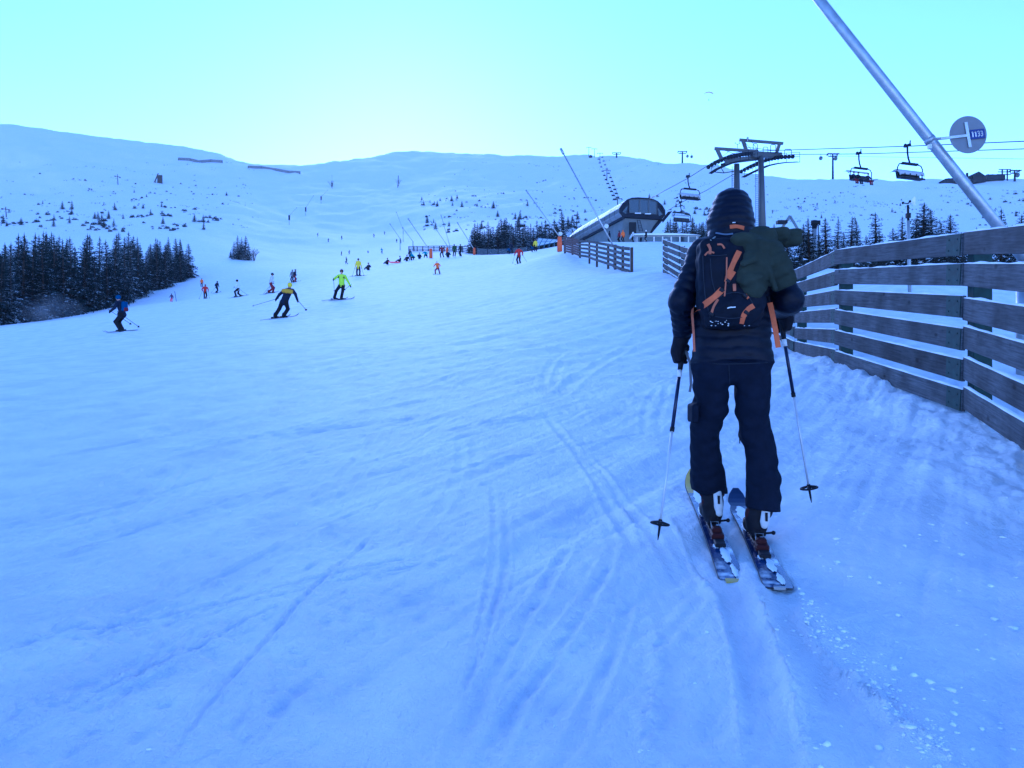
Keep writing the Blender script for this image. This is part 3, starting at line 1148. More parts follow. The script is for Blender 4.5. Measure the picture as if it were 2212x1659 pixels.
def put_spruce(x, y, H, label, group, frost=0.3, kind=None, wide=1.0, name='spruce_tree'):
    r = random.random()
    k = kind if kind is not None else random.randrange(len(SPRUCE))
    z = gz(x, y)
    root = thing(name, label, 'tree', (x, y, z - .05), random.uniform(0, 6.3), group)
    s = H / 6.0
    w = s * random.uniform(.9, 1.15) * wide
    root.scale = (w, w, s)
    tr = bpy.data.objects.new('trunk', SPRUCE[k][0]); tr.parent = root; col.objects.link(tr)
    cr = bpy.data.objects.new('crown', SPRUCE[k][2 if r < frost else 1]); cr.parent = root; col.objects.link(cr)
    return root


def put_scrub(x, y, s, label, group, flat=1.0):
    o = bpy.data.objects.new('dwarf_shrub', random.choice(SCRUB))
    o.location = (x, y, gz(x, y) - .05 * s)
    o.rotation_euler = (0, 0, random.uniform(0, 6.3))
    o.scale = (s, s, s * flat)
    col.objects.link(o)
    return tag(o, label, 'shrub', group)


def spruce_to(px, d, py_top, label, group, frost=.3, kind=None, wide=1.0, hmin=1.5, hmax=14):
    """a spruce standing at bearing px, distance d, whose tip is sighted at py_top"""
    x = survey_x(px, d)
    H = min(max(survey_z(py_top, d) - gz(x, d), hmin), hmax)
    return put_spruce(x, d, H, label, group, frost, kind, wide)


def bare_bush(x, y, H, label, seed, n=9, name='bare_bush', r0=.03):
    r = random.Random(seed)
    m = MB()

    def grow(p, d, L, rad, depth):
        e = p + d * L
        m.tube([p, (p + e) / 2 + Vector((r.uniform(-.05, .05), r.uniform(-.05, .05), 0)) * L, e], [rad, rad * .8, rad * .6], 4, False)
        if depth:
            for _ in range(3):
                d2 = (d + Vector((r.uniform(-.8, .8), r.uniform(-.8, .8), r.uniform(-.1, .5)))).normalized()
                grow(p + d * L * r.uniform(.5, 1), d2, L * r.uniform(.5, .75), rad * .55, depth - 1)
    for k in range(n):
        d = Vector((r.uniform(-.6, .6), r.uniform(-.6, .6), 1)).normalized()
        grow(Vector((r.uniform(-.2, .2) * H * .3, r.uniform(-.2, .2) * H * .3, -.1)), d, H * .45, r0 * H * .4, 2)
    o = m.build(name, mat('bare_twigs', (.09, .075, .07), .9, noise=(3, .7, 1.3)))
    o.location = (x, y, gz(x, y))
    return tag(o, label, 'bush')


def vegetation():
    make_tree_kinds()
    random.seed(5)
    # --- the wood left of the run
    front = ((-420, 52), (-150, 62), (0, 74), (90, 80), (150, 86), (230, 100), (300, 118), (360, 134), (415, 147))
    tops = ((-420, 500), (0, 520), (60, 508), (130, 506), (180, 508), (240, 515), (272, 494), (300, 508), (340, 517), (388, 518), (410, 525))

    def lerp(tab, x):
        return float(np.interp(x, [t[0] for t in tab], [t[1] for t in tab]))
    G = 'spruces of the wood left of the run'
    px = -150.0
    FR_, ST_, NF_ = [], [], []
    while px < 405:                       # front row, branches to the snow
        d = lerp(front, px) * random.uniform(1.0, 1.05)
        FR_.append((px, spruce_to(px, d, lerp(tops, px) + random.uniform(0, 42), 'dark spruce in the front row of the wood left of the run', G, .2)))
        px += random.uniform(11, 21) * (1 if px > 250 else 1.3)
    for j in range(130):
        px = random.uniform(-160, 395)
        d = lerp(front, px) * random.uniform(1.06, 1.5)
        if 190 < px < 235 and random.random() < .6: continue
        spruce_to(px, d, lerp(tops, px) + random.uniform(-6, 38), 'frosted spruce deep inside the wood left of the run', G, .55, hmax=12)
    for px, d, t, w in ((388, 146, 516, 1.0), (409, 150, 526, 1.15)):
        spruce_to(px, d, t, 'one of the two tall spruces closing the right end of the left wood', G, .1, wide=w)
    # --- the clump standing alone on the run
    for k, (px, t) in enumerate(((505, 521), (514, 508), (522, 512), (530, 509), (538, 526), (498, 540), (518, 524), (527, 530))):
        spruce_to(px, 206 + (k % 3) * 3, t, 'small spruce in the isolated clump in the middle of the left run', 'spruces of the isolated clump', .3, wide=1.1)
    x = survey_x(549, 207)
    bare_bush(x, 207, 4.5, 'leafless bush at the right edge of the isolated spruce clump', 3)
    # --- the stand below the far hill, left of the lift station
    G = 'spruces left of the lift station'
    for zx, zy in ((175, 790), (205, 800), (225, 800), (260, 850), (295, 785), (340, 830), (400, 790), (425, 760), (465, 755), (485, 790), (505, 800), (545, 800), (570, 810),
                   (595, 760), (620, 800), (640, 800), (690, 800), (715, 830), (750, 780), (770, 800), (790, 790), (830, 780), (860, 800), (905, 770), (930, 800), (320, 850), (380, 830), (450, 820), (530, 830),
                   (665, 830), (815, 830), (880, 840), (150, 860), (240, 860)):
        px, py = 985.1 + zx * .2344, 293.8 + zy * .2344
        ST_.append((px, spruce_to(px, random.uniform(158, 190), py + random.uniform(-2, 4), 'dark spruce in the stand left of the lift station', G, .25, wide=1.2, hmin=3)))
    spruce_to(1215, 150, 455, 'tallest dark spruce at the right end of the stand left of the station', G, 0, wide=1.1)
    for px, py in ((1246, 477), (1262, 486), (1236, 492)):
        spruce_to(px, 175, py, 'spruce between the tallest spruce and the station roof', G, .2, wide=1.1)
    # --- right of the station
    for k in range(26):
        px = random.uniform(1440, 1560)
        spruce_to(px, random.uniform(160, 200), random.uniform(468, 495), 'greyish spruce behind the chairs right of the lift station', 'spruces right of the lift station', .7, wide=1.1, hmin=3)
    # --- behind the near fence
    G = 'spruces behind the near fence'
    for px, py, w in ((1672, 483, .9), (1735, 483, 1.), (1748, 470, 1.), (1785, 470, 1.1), (1809, 470, .8), (1838, 468, .9), (1852, 477, .9), (1871, 507, .9),
                      (1893, 458, 1.0), (1929, 492, 1.2), (1948, 467, 1.0), (1993, 438, 1.35), (2012, 452, 1.25), (1978, 462, 1.1), (2055, 463, 1.15), (2108, 490, .8),
                      (2162, 450, 1.0), (2205, 463, 1.1), (2033, 480, 1.1), (1900, 500, 1), (1822, 500, .9), (2240, 455, 1.1), (2290, 440, 1.2), (2350, 450, 1.1), (1700, 500, 1), (1770, 505, 1), (2078, 505, .9)):
        lab = 'dark spruce rising behind the near board fence'
        if (px, py) == (1993, 438): lab = 'widest spruce behind the near fence, right of the wind mast'
        if (px, py) == (1893, 458): lab = 'tall pointed spruce left of the wind mast, behind the near fence'
        t_ = spruce_to(px, random.uniform(52, 66), py, lab, G if lab.startswith('dark') else None, .12, wide=w * 1.4)
        if lab.startswith('dark'): NF_.append((px, t_))
    for k in range(40):
        px = random.uniform(1690, 2330); d = random.uniform(40, 52)
        put_scrub(survey_x(px, d), d, random.uniform(.9, 2.0), 'low dark shrub at the foot of the spruces behind the near fence', 'low shrubs behind the near fence', .6)
    # say which one: count along each row
    def ordn(i):
        return '%d%s' % (i, 'th' if 10 < i % 100 < 14 else {1: 'st', 2: 'nd', 3: 'rd'}.get(i % 10, 'th'))
    for row, fmt, rev in ((FR_, '%s dark spruce from the right end in the front row of the left wood', True), (ST_, '%s dark spruce from the left in the stand left of the lift station', False),
                          (NF_, '%s dark spruce from the left in the row behind the near fence', False)):
        for i, (_, o_) in enumerate(sorted(row, key=lambda t: t[0], reverse=rev)):
            o_['label'] = fmt % ordn(i + 1)
    # --- scrub and small trees on the far hills
    thick = []

    def patch(n, x0, x1, y0, y1, big, label, group, pt=.3, smin=.8, smax=2.2, clump=.25):
        for _ in range(n):
            px, py = random.uniform(x0, x1), y0 + (y1 - y0) * random.random() ** .75
            if 560 < px < 900 and py > 400: continue
            x, y = ground_far(px, py, 120)
            if random.random() < clump:
                for _k in range(random.randrange(2, 5)):
                    thick.append((x + random.gauss(0, 2.2), y + random.gauss(0, 2.0), random.uniform(smin, smax) * .8, random.uniform(.6, 1.3)))
            if random.random() < pt:
                put_spruce(x, y, random.uniform(*big), 'stunted spruce ' + label, group + ', small trees', .5, wide=1.25, name='stunted_spruce')
            else:
                put_scrub(x, y, random.uniform(smin, smax), 'dwarf shrub ' + label, group + ', shrubs', random.uniform(.7, 1.25))
    patch(70, -60, 480, 450, 500, (2.2, 4.2), 'in the belt above the left wood', 'belt above the left wood', .34, .8, 2.3, .45)
    patch(48, -60, 540, 380, 455, (1.5, 3.0), 'scattered on the open left hillside', 'open left hillside', .1, .6, 1.6)
    patch(75, 915, 1270, 440, 500, (2.2, 4.4), 'on the hillside above the middle stand', 'hillside above the middle stand', .42, .8, 2.0)
    patch(40, 900, 1400, 380, 445, (1.6, 2.8), 'high on the middle hill', 'high on the middle hill', .15, .7, 1.7)
    patch(28, 1400, 1560, 425, 470, (1.8, 3.2), 'on the slope above the station', 'slope above the station', .35)
    patch(34, 1660, 2260, 425, 495, (1.2, 2.2), 'scattered on the right hillside', 'right hillside', .15, .6, 1.3)
    patch(20, 2080, 2260, 400, 470, (1.2, 2.6), 'below the right ridge', 'below the right ridge', .3, .8, 1.8)
    for px, py, H in ((135, 446, 7), (155, 449, 7.5), (155, 460, 5), (150, 486, 5), (246, 486, 5), (325, 465, 5), (352, 482, 5)):
        x, y = ground_far(px, py + 6, 120)
        put_spruce(x, y, H * .62, 'taller stunted spruce in the belt above the left wood', 'taller stunted spruces above the left wood', .6, wide=1.3, name='stunted_spruce')
    # undergrowth that runs together round the single shrubs
    TV, TF = [], []
    nv = 0
    for (x, y, s_, f_) in thick:
        me = random.choice(SCRUB)
        c = np.empty(len(me.vertices) * 3, np.float32); me.vertices.foreach_get('co', c); c = c.reshape(-1, 3)
        a = random.uniform(0, 6.3)
        TV.append(np.stack([x + s_ * (c[:, 0] * math.cos(a) - c[:, 1] * math.sin(a)), y + s_ * (c[:, 0] * math.sin(a) + c[:, 1] * math.cos(a)), gz(x, y) + s_ * f_ * c[:, 2] - .05 * s_], -1))
        TF.append(np.arange(len(c)).reshape(-1, 3) + nv); nv += len(c)
    o = mesh_np('shrub_thicket', np.concatenate(TV), np.concatenate(TF), M_SCRUB, None, False)
    tag(o, 'tangled low undergrowth between the shrubs of the hillsides', 'undergrowth', kind='stuff')
    # hundreds of specks of heather and stone beyond counting
    V, Fc = [], []
    r = random.Random(3)
    for _ in range(520):
        px = r.uniform(-100, 2300); py = r.uniform(350, 500)
        if 560 < px < 900: continue
        if 1250 < px < 1700 and py > 470: continue
        if 1650 < px: py = r.uniform(400, 480)
        x, y = ground_far(px, py, 150)
        for j in range(r.randrange(2, 6)):
            xx, yy = x + r.uniform(-3, 3), y + r.uniform(-3, 3)
            zz = gz(xx, yy)
            s = r.uniform(.15, .6)
            for q in range(6):
                n = len(V)
                p = Vector((xx + r.uniform(-s, s), yy + r.uniform(-s, s), zz - .1))
                V += [p, p + Vector((r.uniform(.1, .5) * s, 0, 0)), p + Vector((r.uniform(-.4, .4) * s, r.uniform(-.4, .4) * s, s * r.uniform(.8, 1.6)))]
                Fc.append((n, n + 1, n + 2))
    me = bpy.data.meshes.new('heath_tufts'); me.from_pydata(V, [], Fc); me.materials.append(M_SCRUB); me.update()
    o = bpy.data.objects.new('heath_tufts', me); col.objects.link(o)
    tag(o, 'tiny dark tufts of heath poking through the hill snow', 'heath', kind='stuff')

# ------------------------------------------------------------------ people
COL = {
    'navy': (.012, .016, .035), 'black': (.012, .012, .015), 'grey': (.16, .16, .17), 'light': (.55, .56, .58), 'white': (.74, .75, .76),
    'red': (.42, .035, .03), 'darkred': (.16, .02, .03), 'orange': (.75, .16, .03), 'yellow': (.72, .62, .04), 'hivis': (.50, .78, .04),
    'mustard': (.50, .32, .03), 'blue': (.014, .06, .17), 'purple': (.08, .05, .12), 'pink': (.95, .16, .20), 'green': (.03, .07, .03),
    'teal': (.06, .28, .36), 'brown': (.10, .05, .03), 'skin': (.50, .30, .22),
}


def cm(c):
    return cloth(c, COL[c], .55 if c == 'skin' else .8)


def ski_mesh(L=1.65, w=.09, n=14, tip=.32, th=.02, rise=.09, back=.48):
    """ski along +y, origin under the boot"""
    vs, fs = [], []
    y0, y1 = -L * back, L * (1 - back)
    for i in range(n + 1):
        q = i / n
        y = y0 + (y1 - y0) * q
        side = 1 + .22 * abs(2 * q - 1) ** 2
        ww = w * .5 * side
        if q > .9: ww *= math.sqrt(max(1 - ((q - .9) / .104) ** 2, .01))
        if q < .02: ww *= .9
        z = rise * max(0, (q - (1 - tip * .5)) / (tip * .5)) ** 2
        vs += [(-ww, y, z), (ww, y, z), (ww * .94, y, z + th * (1 - .5 * abs(2 * q - 1))), (-ww * .94, y, z + th * (1 - .5 * abs(2 * q - 1)))]
    for i in range(n):
        a, b = i * 4, i * 4 + 4
        for k in range(4):
            k2 = (k + 1) % 4
            fs.append((a + k, a + k2, b + k2, b + k))
    fs += [(3, 2, 1, 0), tuple(n * 4 + k for k in range(4))]
    return vs, fs


_skidata = {}


def small_ski(c):
    if c not in _skidata:
        m = MB(); vs, fs = ski_mesh(); m.add(vs, fs)
        o = m.build('ski', mat('ski_' + c, COL[c], .4))
        b = MB(); b.box((0, .14, .045), (.07, .08, .05)); b.box((0, -.16, .05), (.07, .1, .06))
        b.build('binding', M_BLACK, o)
        _skidata[c] = o
        col.objects.unlink(o)
        for ch in o.children: col.objects.unlink(ch)
    return _skidata[c]


def put_ski(c, M, label):
    src = small_ski(c)
    o = src.copy(); col.objects.link(o); o.matrix_world = M
    b = src.children[0].copy(); col.objects.link(b); b.parent = o
    return tag(o, label, 'ski')


def put_pole(a, b, label, r=.012):
    """grip at a, tip at b"""
    a, b = Vector(a), Vector(b)
    root = thing('ski_pole', label, 'ski pole', b)
    m = MB(); m.tube([(0, 0, 0), (a - b)], [r * .8, r], 6); m.build('shaft', M_DARKMETAL, root)
    u = (a - b).normalized()
    m = MB(); m.tube([(a - b) - u * .13, (a - b) + u * .03], r * 1.8, 6); m.build('grip', M_BLACK, root)
    m = MB(); m.disc(u * .07, u, .05, .01, 10); m.build('basket', M_BLACK, root)
    return root


POSES = {
    'ski': dict(hip=(0, -.10, .80), chest=(0, .12, 1.20), head=(0, .22, 1.49), feet=((-.15, 0), (.15, .03)), hands=((-.36, .34, .92), (.36, .34, .92))),
    'glide': dict(hip=(0, -.06, .86), chest=(0, .06, 1.28), head=(0, .16, 1.57), feet=((-.12, 0), (.12, .06)), hands=((-.3, .32, .95), (.28, .30, .92))),
    'stand': dict(hip=(0, 0, .90), chest=(0, .02, 1.33), head=(0, .05, 1.63), feet=((-.13, 0), (.13, 0)), hands=((-.32, .12, .85), (.32, .12, .85))),
    'stride': dict(hip=(0, 0, .86), chest=(0, .08, 1.28), head=(0, .14, 1.58), feet=((-.12, .22), (.14, -.2)), hands=((-.33, .25, .95), (.33, .1, .9))),
    'carve': dict(hip=(.22, -.04, .76), chest=(.34, .08, 1.18), head=(.40, .14, 1.46), feet=((-.22, 0), (.16, .05)), hands=((-.12, .25, .82), (.72, .15, .86))),
    'sit': dict(hip=(0, 0, .16), chest=(0, -.05, .58), head=(0, .02, .90), feet=((-.16, .62), (.16, .66)), hands=((-.30, .25, .35), (.30, .2, .4))),
    'crouch': dict(hip=(0, -.2, .5), chest=(.1, .12, .85), head=(.16, .3, 1.1), feet=((-.2, 0), (.25, .1)), hands=((-.4, .3, .6), (.5, .3, .7))),
}


def person(label, px, d, H, yaw, jacket, trousers, head, pose='ski', res=.035, skis='black', poles=False, loc=None, lean=0.0, who=None,
           backpack=None, hands=None, feet=None, tips=None, board=False, ski_yaw=0.0, accents=(), hood=False, zoff=0.0, flip=False, ski_pitch=True):
    P = {k: v for k, v in POSES[pose].items()}
    if hands: P['hands'] = hands
    if feet: P['feet'] = feet
    s = H / 1.75
    if flip:
        mx = lambda t: (-t[0],) + tuple(t[1:])
        P = dict(hip=mx(P['hip']), chest=mx(P['chest']), head=mx(P['head']), feet=(mx(P['feet'][1]), mx(P['feet'][0])), hands=(mx(P['hands'][1]), mx(P['hands'][0])))
    if loc is None:
        x = survey_x(px, d); loc = Vector((x, d, gz(x, d)))
    loc = Vector(loc) + Vector((0, 0, zoff))
    hip, chest, hd = Vector(P['hip']), Vector(P['chest']), Vector(P['head'])
    sd = Sdf()
    side = Vector((1, 0, 0))
    tor = (chest - hip).normalized()
    J, T, SK, BT, HD, AC = 0, 1, 2, 3, 4, 5
    # trunk
    sd.cone(hip + tor * .02, chest, .160, .180, J, .06, ys=1.25)
    sd.cone(hip - tor * .05, hip + tor * .08, .150, .150, J, .05, ys=1.2)
    sd.cone(chest - side * .13 + tor * .07, chest + side * .13 + tor * .07, .085, .085, J, .06)
    sd.cone(chest + tor * .1, hd - Vector((0, 0, .06)), .06, .055, SK, .03)
    sd.ell(hd, (.075, .095, .115), SK, .02)
    sd.cone(hd + Vector((0, .09, -.005)), hd + Vector((0, .112, -.02)), .012, .016, SK, .015)
    sd.ell(hd + Vector((0, -.012, .035)), (.105, .125, .115), HD, .01)
    sd.cone(hd + Vector((-.055, .082, .02)), hd + Vector((.055, .082, .02)), .03, .03, BT, .01)
    fl = .43
    for i, sg in ((0, -1), (1, 1)):
        f = P['feet'][i]
        ank = Vector((f[0], f[1] - .03, .12 + (f[2] if len(f) > 2 else 0)))
        hj = hip + side * sg * .09 - tor * .06
        kn = ik(hj, ank, fl, .42, Vector((sg * .15, 1, .35)))
        sd.cone(hj, kn, .108, .082, T, .05)
        sd.cone(kn, ank, .084, .084, T, .03)
        toe = ank + Vector((math.sin(-ski_yaw) * .18, math.cos(ski_yaw) * .18, -.06))
        sd.cone(ank + Vector((0, 0, .08)), ank + Vector((0, -.02, -.05)), .066, .062, BT, .02)
        sd.cone(ank + Vector((0, 0, -.06)), toe, .055, .045, BT, .02)
        h = Vector(P['hands'][i])
        sj = chest + side * sg * .185 + tor * .07
        el = ik(sj, h, .29, .27, Vector((sg * .8, -.8, -.5)))
        sd.cone(sj, el, .084, .066, J, .04)
        sd.cone(el, h, .067, .052, J, .03)
        fd = (h - el).normalized()
        sd.ell(h + fd * .05, (.045, .055, .045), BT, .02)
        sd.cone(h + fd * .05, h + fd * .09 + Vector((0, 0, -.04)), .03, .025, BT, .02)
    for (a, b, ra, rb) in accents:
        sd.cone(a, b, ra, rb, AC, .01)
    for i, p in enumerate(sd.p):        # scale to the person's height
        p = list(p)
        if p[0] == 'c': p[1], p[2], p[3], p[4] = p[1] * s, p[2] * s, p[3] * s, p[4] * s
        else: p[1], p[2] = p[1] * s, p[2] * s
        sd.p[i] = tuple(p)
    acm = cm(accents and accent_of.get(label, 'mustard') or 'black')
    o = sd.build('person', [cm(jacket), cm(trousers), cm('skin'), cm('black'), cm(head), acm], res)
    M = Matrix.Translation(loc) @ Matrix.Rotation(yaw, 4, 'Z') @ Matrix.Rotation(lean, 4, 'Y')
    o.matrix_world = M
    tag(o, label, 'person')
    who = who or label
    if backpack:
        b = Sdf()
        c = (chest - tor * .1 + Vector((0, -.2, 0))) * s
        b.rbox(c, Vector((.15, .09, .22)) * s, .06 * s, 0)
        b.rbox(c - Vector((0, .02, .14)) * s, Vector((.14, .10, .08)) * s, .05 * s, 1)
        bo = b.build('backpack', [cm(backpack[0]), cm(backpack[1])], res * .8)
        bo.matrix_world = M
        tag(bo, 'backpack worn by the ' + who, 'backpack')
    if skis:
        for i, nm in ((0, 'left'), (1, 'right')):
            f = P['feet'][i]
            if board and i: break
            q = M @ Vector((f[0] * s, f[1] * s, 0))
            yw = yaw + ski_yaw
            fwd = Vector((-math.sin(yw), math.cos(yw), 0))
            if ski_pitch:
                h0, h1 = gz(q.x - fwd.x * .6, q.y - fwd.y * .6), gz(q.x + fwd.x * .6, q.y + fwd.y * .6)
                pit = math.atan2(h1 - h0, 1.2)
                q.z = max(q.z, (h0 + h1) / 2 + .01)
            else:
                pit = 0
            B = Matrix.Translation(q) @ Matrix.Rotation(yw, 4, 'Z') @ Matrix.Rotation(pit, 4, 'X') @ Matrix.Diagonal((s, s, s, 1))
            put_ski(skis, B, f'{nm} ski of the ' + who)
    if poles:
        for i, (nm, sg) in enumerate((('left', -1), ('right', 1))):
            h = Vector(P['hands'][i]) * s
            t = Vector(tips[i]) * s if tips else Vector((h.x + sg * .25, h.y - .75, .0))
            a, b = M @ h, M @ t
            if not tips:
                b.z = gz(b.x, b.y) + .02
            put_pole(a + (a - b).normalized() * .08, b, f'{nm} ski pole of the ' + who)
    return o


accent_of = {}


def people():
    PI = math.pi
    # the four nearest skiers on the run
    lab = 'skier in navy with blue helmet and red-bottomed backpack gliding left beside the wood'
    person(lab, 262, 36, 1.72, PI / 2 - .15, 'navy', 'black', 'blue', 'glide', .026, 'navy', True, who='skier gliding left beside the wood', backpack=('blue', 'darkred'),
           hands=((-.3, .32, .95), (.28, .30, .92)), tips=((-.35, -.75, .32), (.1, -.85, .22)))
    lab = 'skier seen from behind in navy jacket with mustard shoulder band and yellow helmet, poles spread'
    accent_of[lab] = 'mustard'
    person(lab, 605, 37, 1.82, -.12, 'navy', 'black', 'yellow', 'carve', .026, 'black', True, who='skier with mustard shoulder band',
           hands=((-.22, .12, .88), (.80, .0, .82)), tips=((-1.15, -.35, .52), (1.45, -.55, .28)), ski_yaw=-.5,
           accents=((Vector((.14, .02, 1.24)), Vector((.36, -.08, 1.20)), .085, .10), (Vector((.36, -.08, 1.20)), Vector((.56, .02, 1.16)), .09, .08)))
    lab = 'skier facing us in bright yellow-green jacket with dark chest panel and dark trousers'
    accent_of[lab] = 'navy'
    person(lab, 738, 46, 1.78, PI + .2, 'hivis', 'black', 'brown', 'stride', .028, 'navy', True, who='skier in yellow-green jacket',
           hands=((-.47, .12, .82), (.44, .26, 1.10)), feet=((.02, .0), (.40, .06)), ski_yaw=1.1, tips=((-.15, .55, .50), (.40, .30, .42)),
           accents=((Vector((-.12, .12, 1.26)), Vector((.12, .12, 1.26)), .075, .075),))
    lab = 'skier in yellow jacket and black trousers, back turned, right of the yellow-green one'
    person(lab, 774, 79, 1.74, .15, 'yellow', 'black', 'black', 'stand', .04, 'black', True, who='skier in yellow jacket on the middle run', ski_yaw=-1.2)
    person('skier in pale grey jacket and dark red trousers behind the mustard-banded skier', 585, 66, 1.75, -1.0, 'light', 'darkred', 'black', 'stride', .038, 'black', True,
           who='skier in pale grey jacket')
    person('small dark-clad skier with red trousers right above the yellow helmet', 636, 84, 1.42, -.9, 'navy', 'darkred', 'black', 'stride', .04, 'black', True, who='small skier with red trousers')
    person('pale jacketed adult half hidden behind the small red-trousered skier', 632, 85.5, 1.4, .8, 'grey', 'navy', 'grey', 'stand', .04, None)
    person('skier in white jacket and black trousers standing sideways on the left run', 515, 77, 1.74, PI / 2, 'white', 'black', 'black', 'stride', .04, 'black', True, who='skier in white jacket')
    person('skier in red jacket with backpack walking uphill on the left run', 443, 92, 1.72, .2, 'red', 'black', 'brown', 'stride', .045, 'black', True, who='skier in red jacket on the left run')
    person('dark-clad skier leaning on poles right of the red jacket on the left run', 468, 112, 1.7, -.4, 'navy', 'black', 'black', 'stride', .045, 'black', True, who='dark skier leaning on poles')
    person('small figure in orange top just behind the red jacket on the left run', 436, 128, 1.4, .5, 'orange', 'navy', 'black', 'stand', .05, None)
    person('child in purple jacket and glowing pink trousers near the wood edge', 371, 98, 1.12, .9, 'purple', 'pink', 'purple', 'stand', .04, None, hands=((-.45, .1, .95), (.4, .1, .9)))
    person('child in orange jacket, dark red trousers and white helmet skiing on the crest', 945, 78, 1.4, PI - .2, 'orange', 'darkred', 'white', 'ski', .038, 'black', False, who='child in orange jacket', feet=((-.28, 0), (.28, 0)))
    person('skier in red jacket and black trousers with poles planted wide on the crest', 1121, 79, 1.76, .35, 'red', 'black', 'black', 'stand', .038, 'black', True, who='skier in red jacket on the crest',
           hands=((-.42, .1, .92), (.42, .1, .98)), tips=((-.75, -.25, .0), (.85, -.2, .08)))
    # standing group in front of the crest fence
    person('person in dark red jacket at the left of the group before the crest fence', 955, 112, 1.74, .5, 'darkred', 'black', 'black', 'stride', .05, None)
    person('broad person in dark green jacket in the group before the crest fence', 981, 113, 1.75, -.2, 'green', 'black', 'black', 'stand', .05, None)
    person('slim black-clad person right of the green jacket before the crest fence', 995, 114, 1.72, .9, 'black', 'black', 'black', 'stand', .05, None)
    person('person sitting in the snow between the dark red and green jackets', 968, 111, 1.7, PI, 'navy', 'navy', 'black', 'sit', .05, None)
    person('person in yellow jacket and black trousers beside the slanted lattice screen', 1157, 112, 1.72, .3, 'yellow', 'black', 'brown', 'stand', .05, None)
    person('person in blue crouching at the left foot of the lattice screen', 1150, 112, 1.3, 1.2, 'blue', 'navy', 'blue', 'crouch', .05, None)
    person('dark-clad person standing at the safety net', 1104, 118, 1.7, .2, 'navy', 'black', 'navy', 'stand', .05, None)
    person('person crouching left of the one at the safety net', 1099, 117, 1.5, .8, 'blue', 'navy', 'black', 'crouch', .05, None)
    # resting row on the crest, left of the orange padded lance
    for px, d, po, j, h, yw, lab in ((837, 120, 'sit', 'black', 'black', 2.6, 'leftmost person of the resting row, sitting low before the pink sled'),
                                     (864, 121, 'sit', 'navy', 'black', 2.0, 'person lying back right of the pink sled'),
                                     (879, 122, 'sit', 'black', 'brown', 2.8, 'person sitting third from left in the resting row'),
                                     (886, 124, 'stand', 'navy', 'black', .4, 'slim dark person standing in the resting row'),
                                     (892, 123, 'crouch', 'teal', 'teal', 2.2, 'person in teal bending over in the resting row'),
                                     (906, 125, 'sit', 'navy', 'black', 3.3, 'person sitting between the teal one and the orange padded lance'),
                                     (920, 126, 'crouch', 'teal', 'white', 2.9, 'person in pale teal crouching left of the orange padded lance'),
                                     (796, 104, 'sit', 'navy', 'black', 2.7, 'lone person sitting in the snow right of the yellow jacket')):
        person(lab, px, d, 1.7, yw, j, 'black', h, po, .055, None)
    # farther up the run
    for px, py, hp, po, j, lab in ((749, 569, 16, 'stride', 'navy', 'dark skier climbing just left of the yellow jacket'),
                                   (738, 550, 10, 'stand', 'black', 'left one of two small dark skiers above the yellow jacket'),
                                   (754, 547, 10, 'ski', 'black', 'right one of two small dark skiers above the yellow jacket'),
                                   (795, 546, 8, 'crouch', 'navy', 'far skier carving low with a spray of snow'),
                                   (825, 548, 13, 'ski', 'teal', 'far skier in faded blue right of the carving one'),
                                   (686, 517, 10, 'ski', 'black', 'leftmost tiny skier high on the run'),
                                   (709, 526, 9, 'ski', 'black', 'second tiny skier from the left high on the run'),
                                   (738, 520, 9, 'stand', 'black', 'third tiny skier from the left high on the run'),
                                   (808, 515, 9, 'ski', 'black', 'tiny skier high on the run left of the thin lances'),
                                   (831, 504, 9, 'ski', 'black', 'topmost tiny skier on the run'),
                                   (857, 521, 9, 'stand', 'navy', 'tiny skier at the left foot of the thin lances'),
                                   (865, 524, 11, 'stand', 'black', 'tiny black figure at the foot of the thin lances'),
                                   (894, 539, 10, 'carve', 'darkred', 'tiny skier in dark red below the crest fence')):
        x, y = ground_far(px, py, 110, 500)
        person(lab, px, y, min(max(hp * y / F, 1.3), 1.85), random.uniform(0, 6.3), j, 'black', 'black', po, .08, None)
    # by the station
    for px, d, j, h, yw, lab in ((1346, 116, 'orange', 'orange', .4, 'person in bright orange-red jacket before the lift station'),
                                 (1396, 118, 'black', 'white', 1.2, 'black-clad person with white helmet before the low building'),
                                 (1338, 119, 'darkred', 'black', 2.0, 'dark person just left of the orange-red jacket at the station'),
                                 (1368, 118, 'light', 'black', 1.0, 'person in pale jacket between the orange-red and the black one'),
                                 (1317, 121, 'navy', 'black', 1.0, 'navy person under the left edge of the station')):
        person(lab, px, d, 1.75, yw, j, 'black', h, 'stand', .055, None)
    # specks on the right hill
    for px, py, lab in ((1669, 458, 'lowest dark speck of a skier on the right hill beside the tower'), (1726, 447, 'left skier of the close pair on the right hill'),
                        (1730, 448, 'right skier of the close pair on the right hill'), (1765, 442, 'skier speck above the close pair on the right hill'),
                        (1804, 436, 'skier speck highest on the right hill under the chair')):
        x, y = ground_far(px, py, 110, 600)
        person(lab, px, y, 1.75, random.uniform(0, 6.3), 'black', 'black', 'black', 'ski', .09, None)
    # the sled
    x, y = survey_x(852, 119), 119
    m = MB()
    n = 10; vs = []; fs = []
    for i in range(n + 1):
        q = i / n; ww = .22 * math.sin(math.pi * (.12 + .8 * q)) ** .5
        for t in (-1, -.6, .6, 1):
            vs.append((t * ww, -.75 + 1.6 * q, .06 + .1 * max(0, q - .75) * 4 + (.14 if abs(t) == 1 else 0)))
    for i in range(n):
        for k in range(3):
            fs.append((i * 4 + k, i * 4 + k + 1, i * 4 + 5 + k, i * 4 + 4 + k))
    m.add(vs, fs, True)
    o = m.build('sled', cm('pink'))
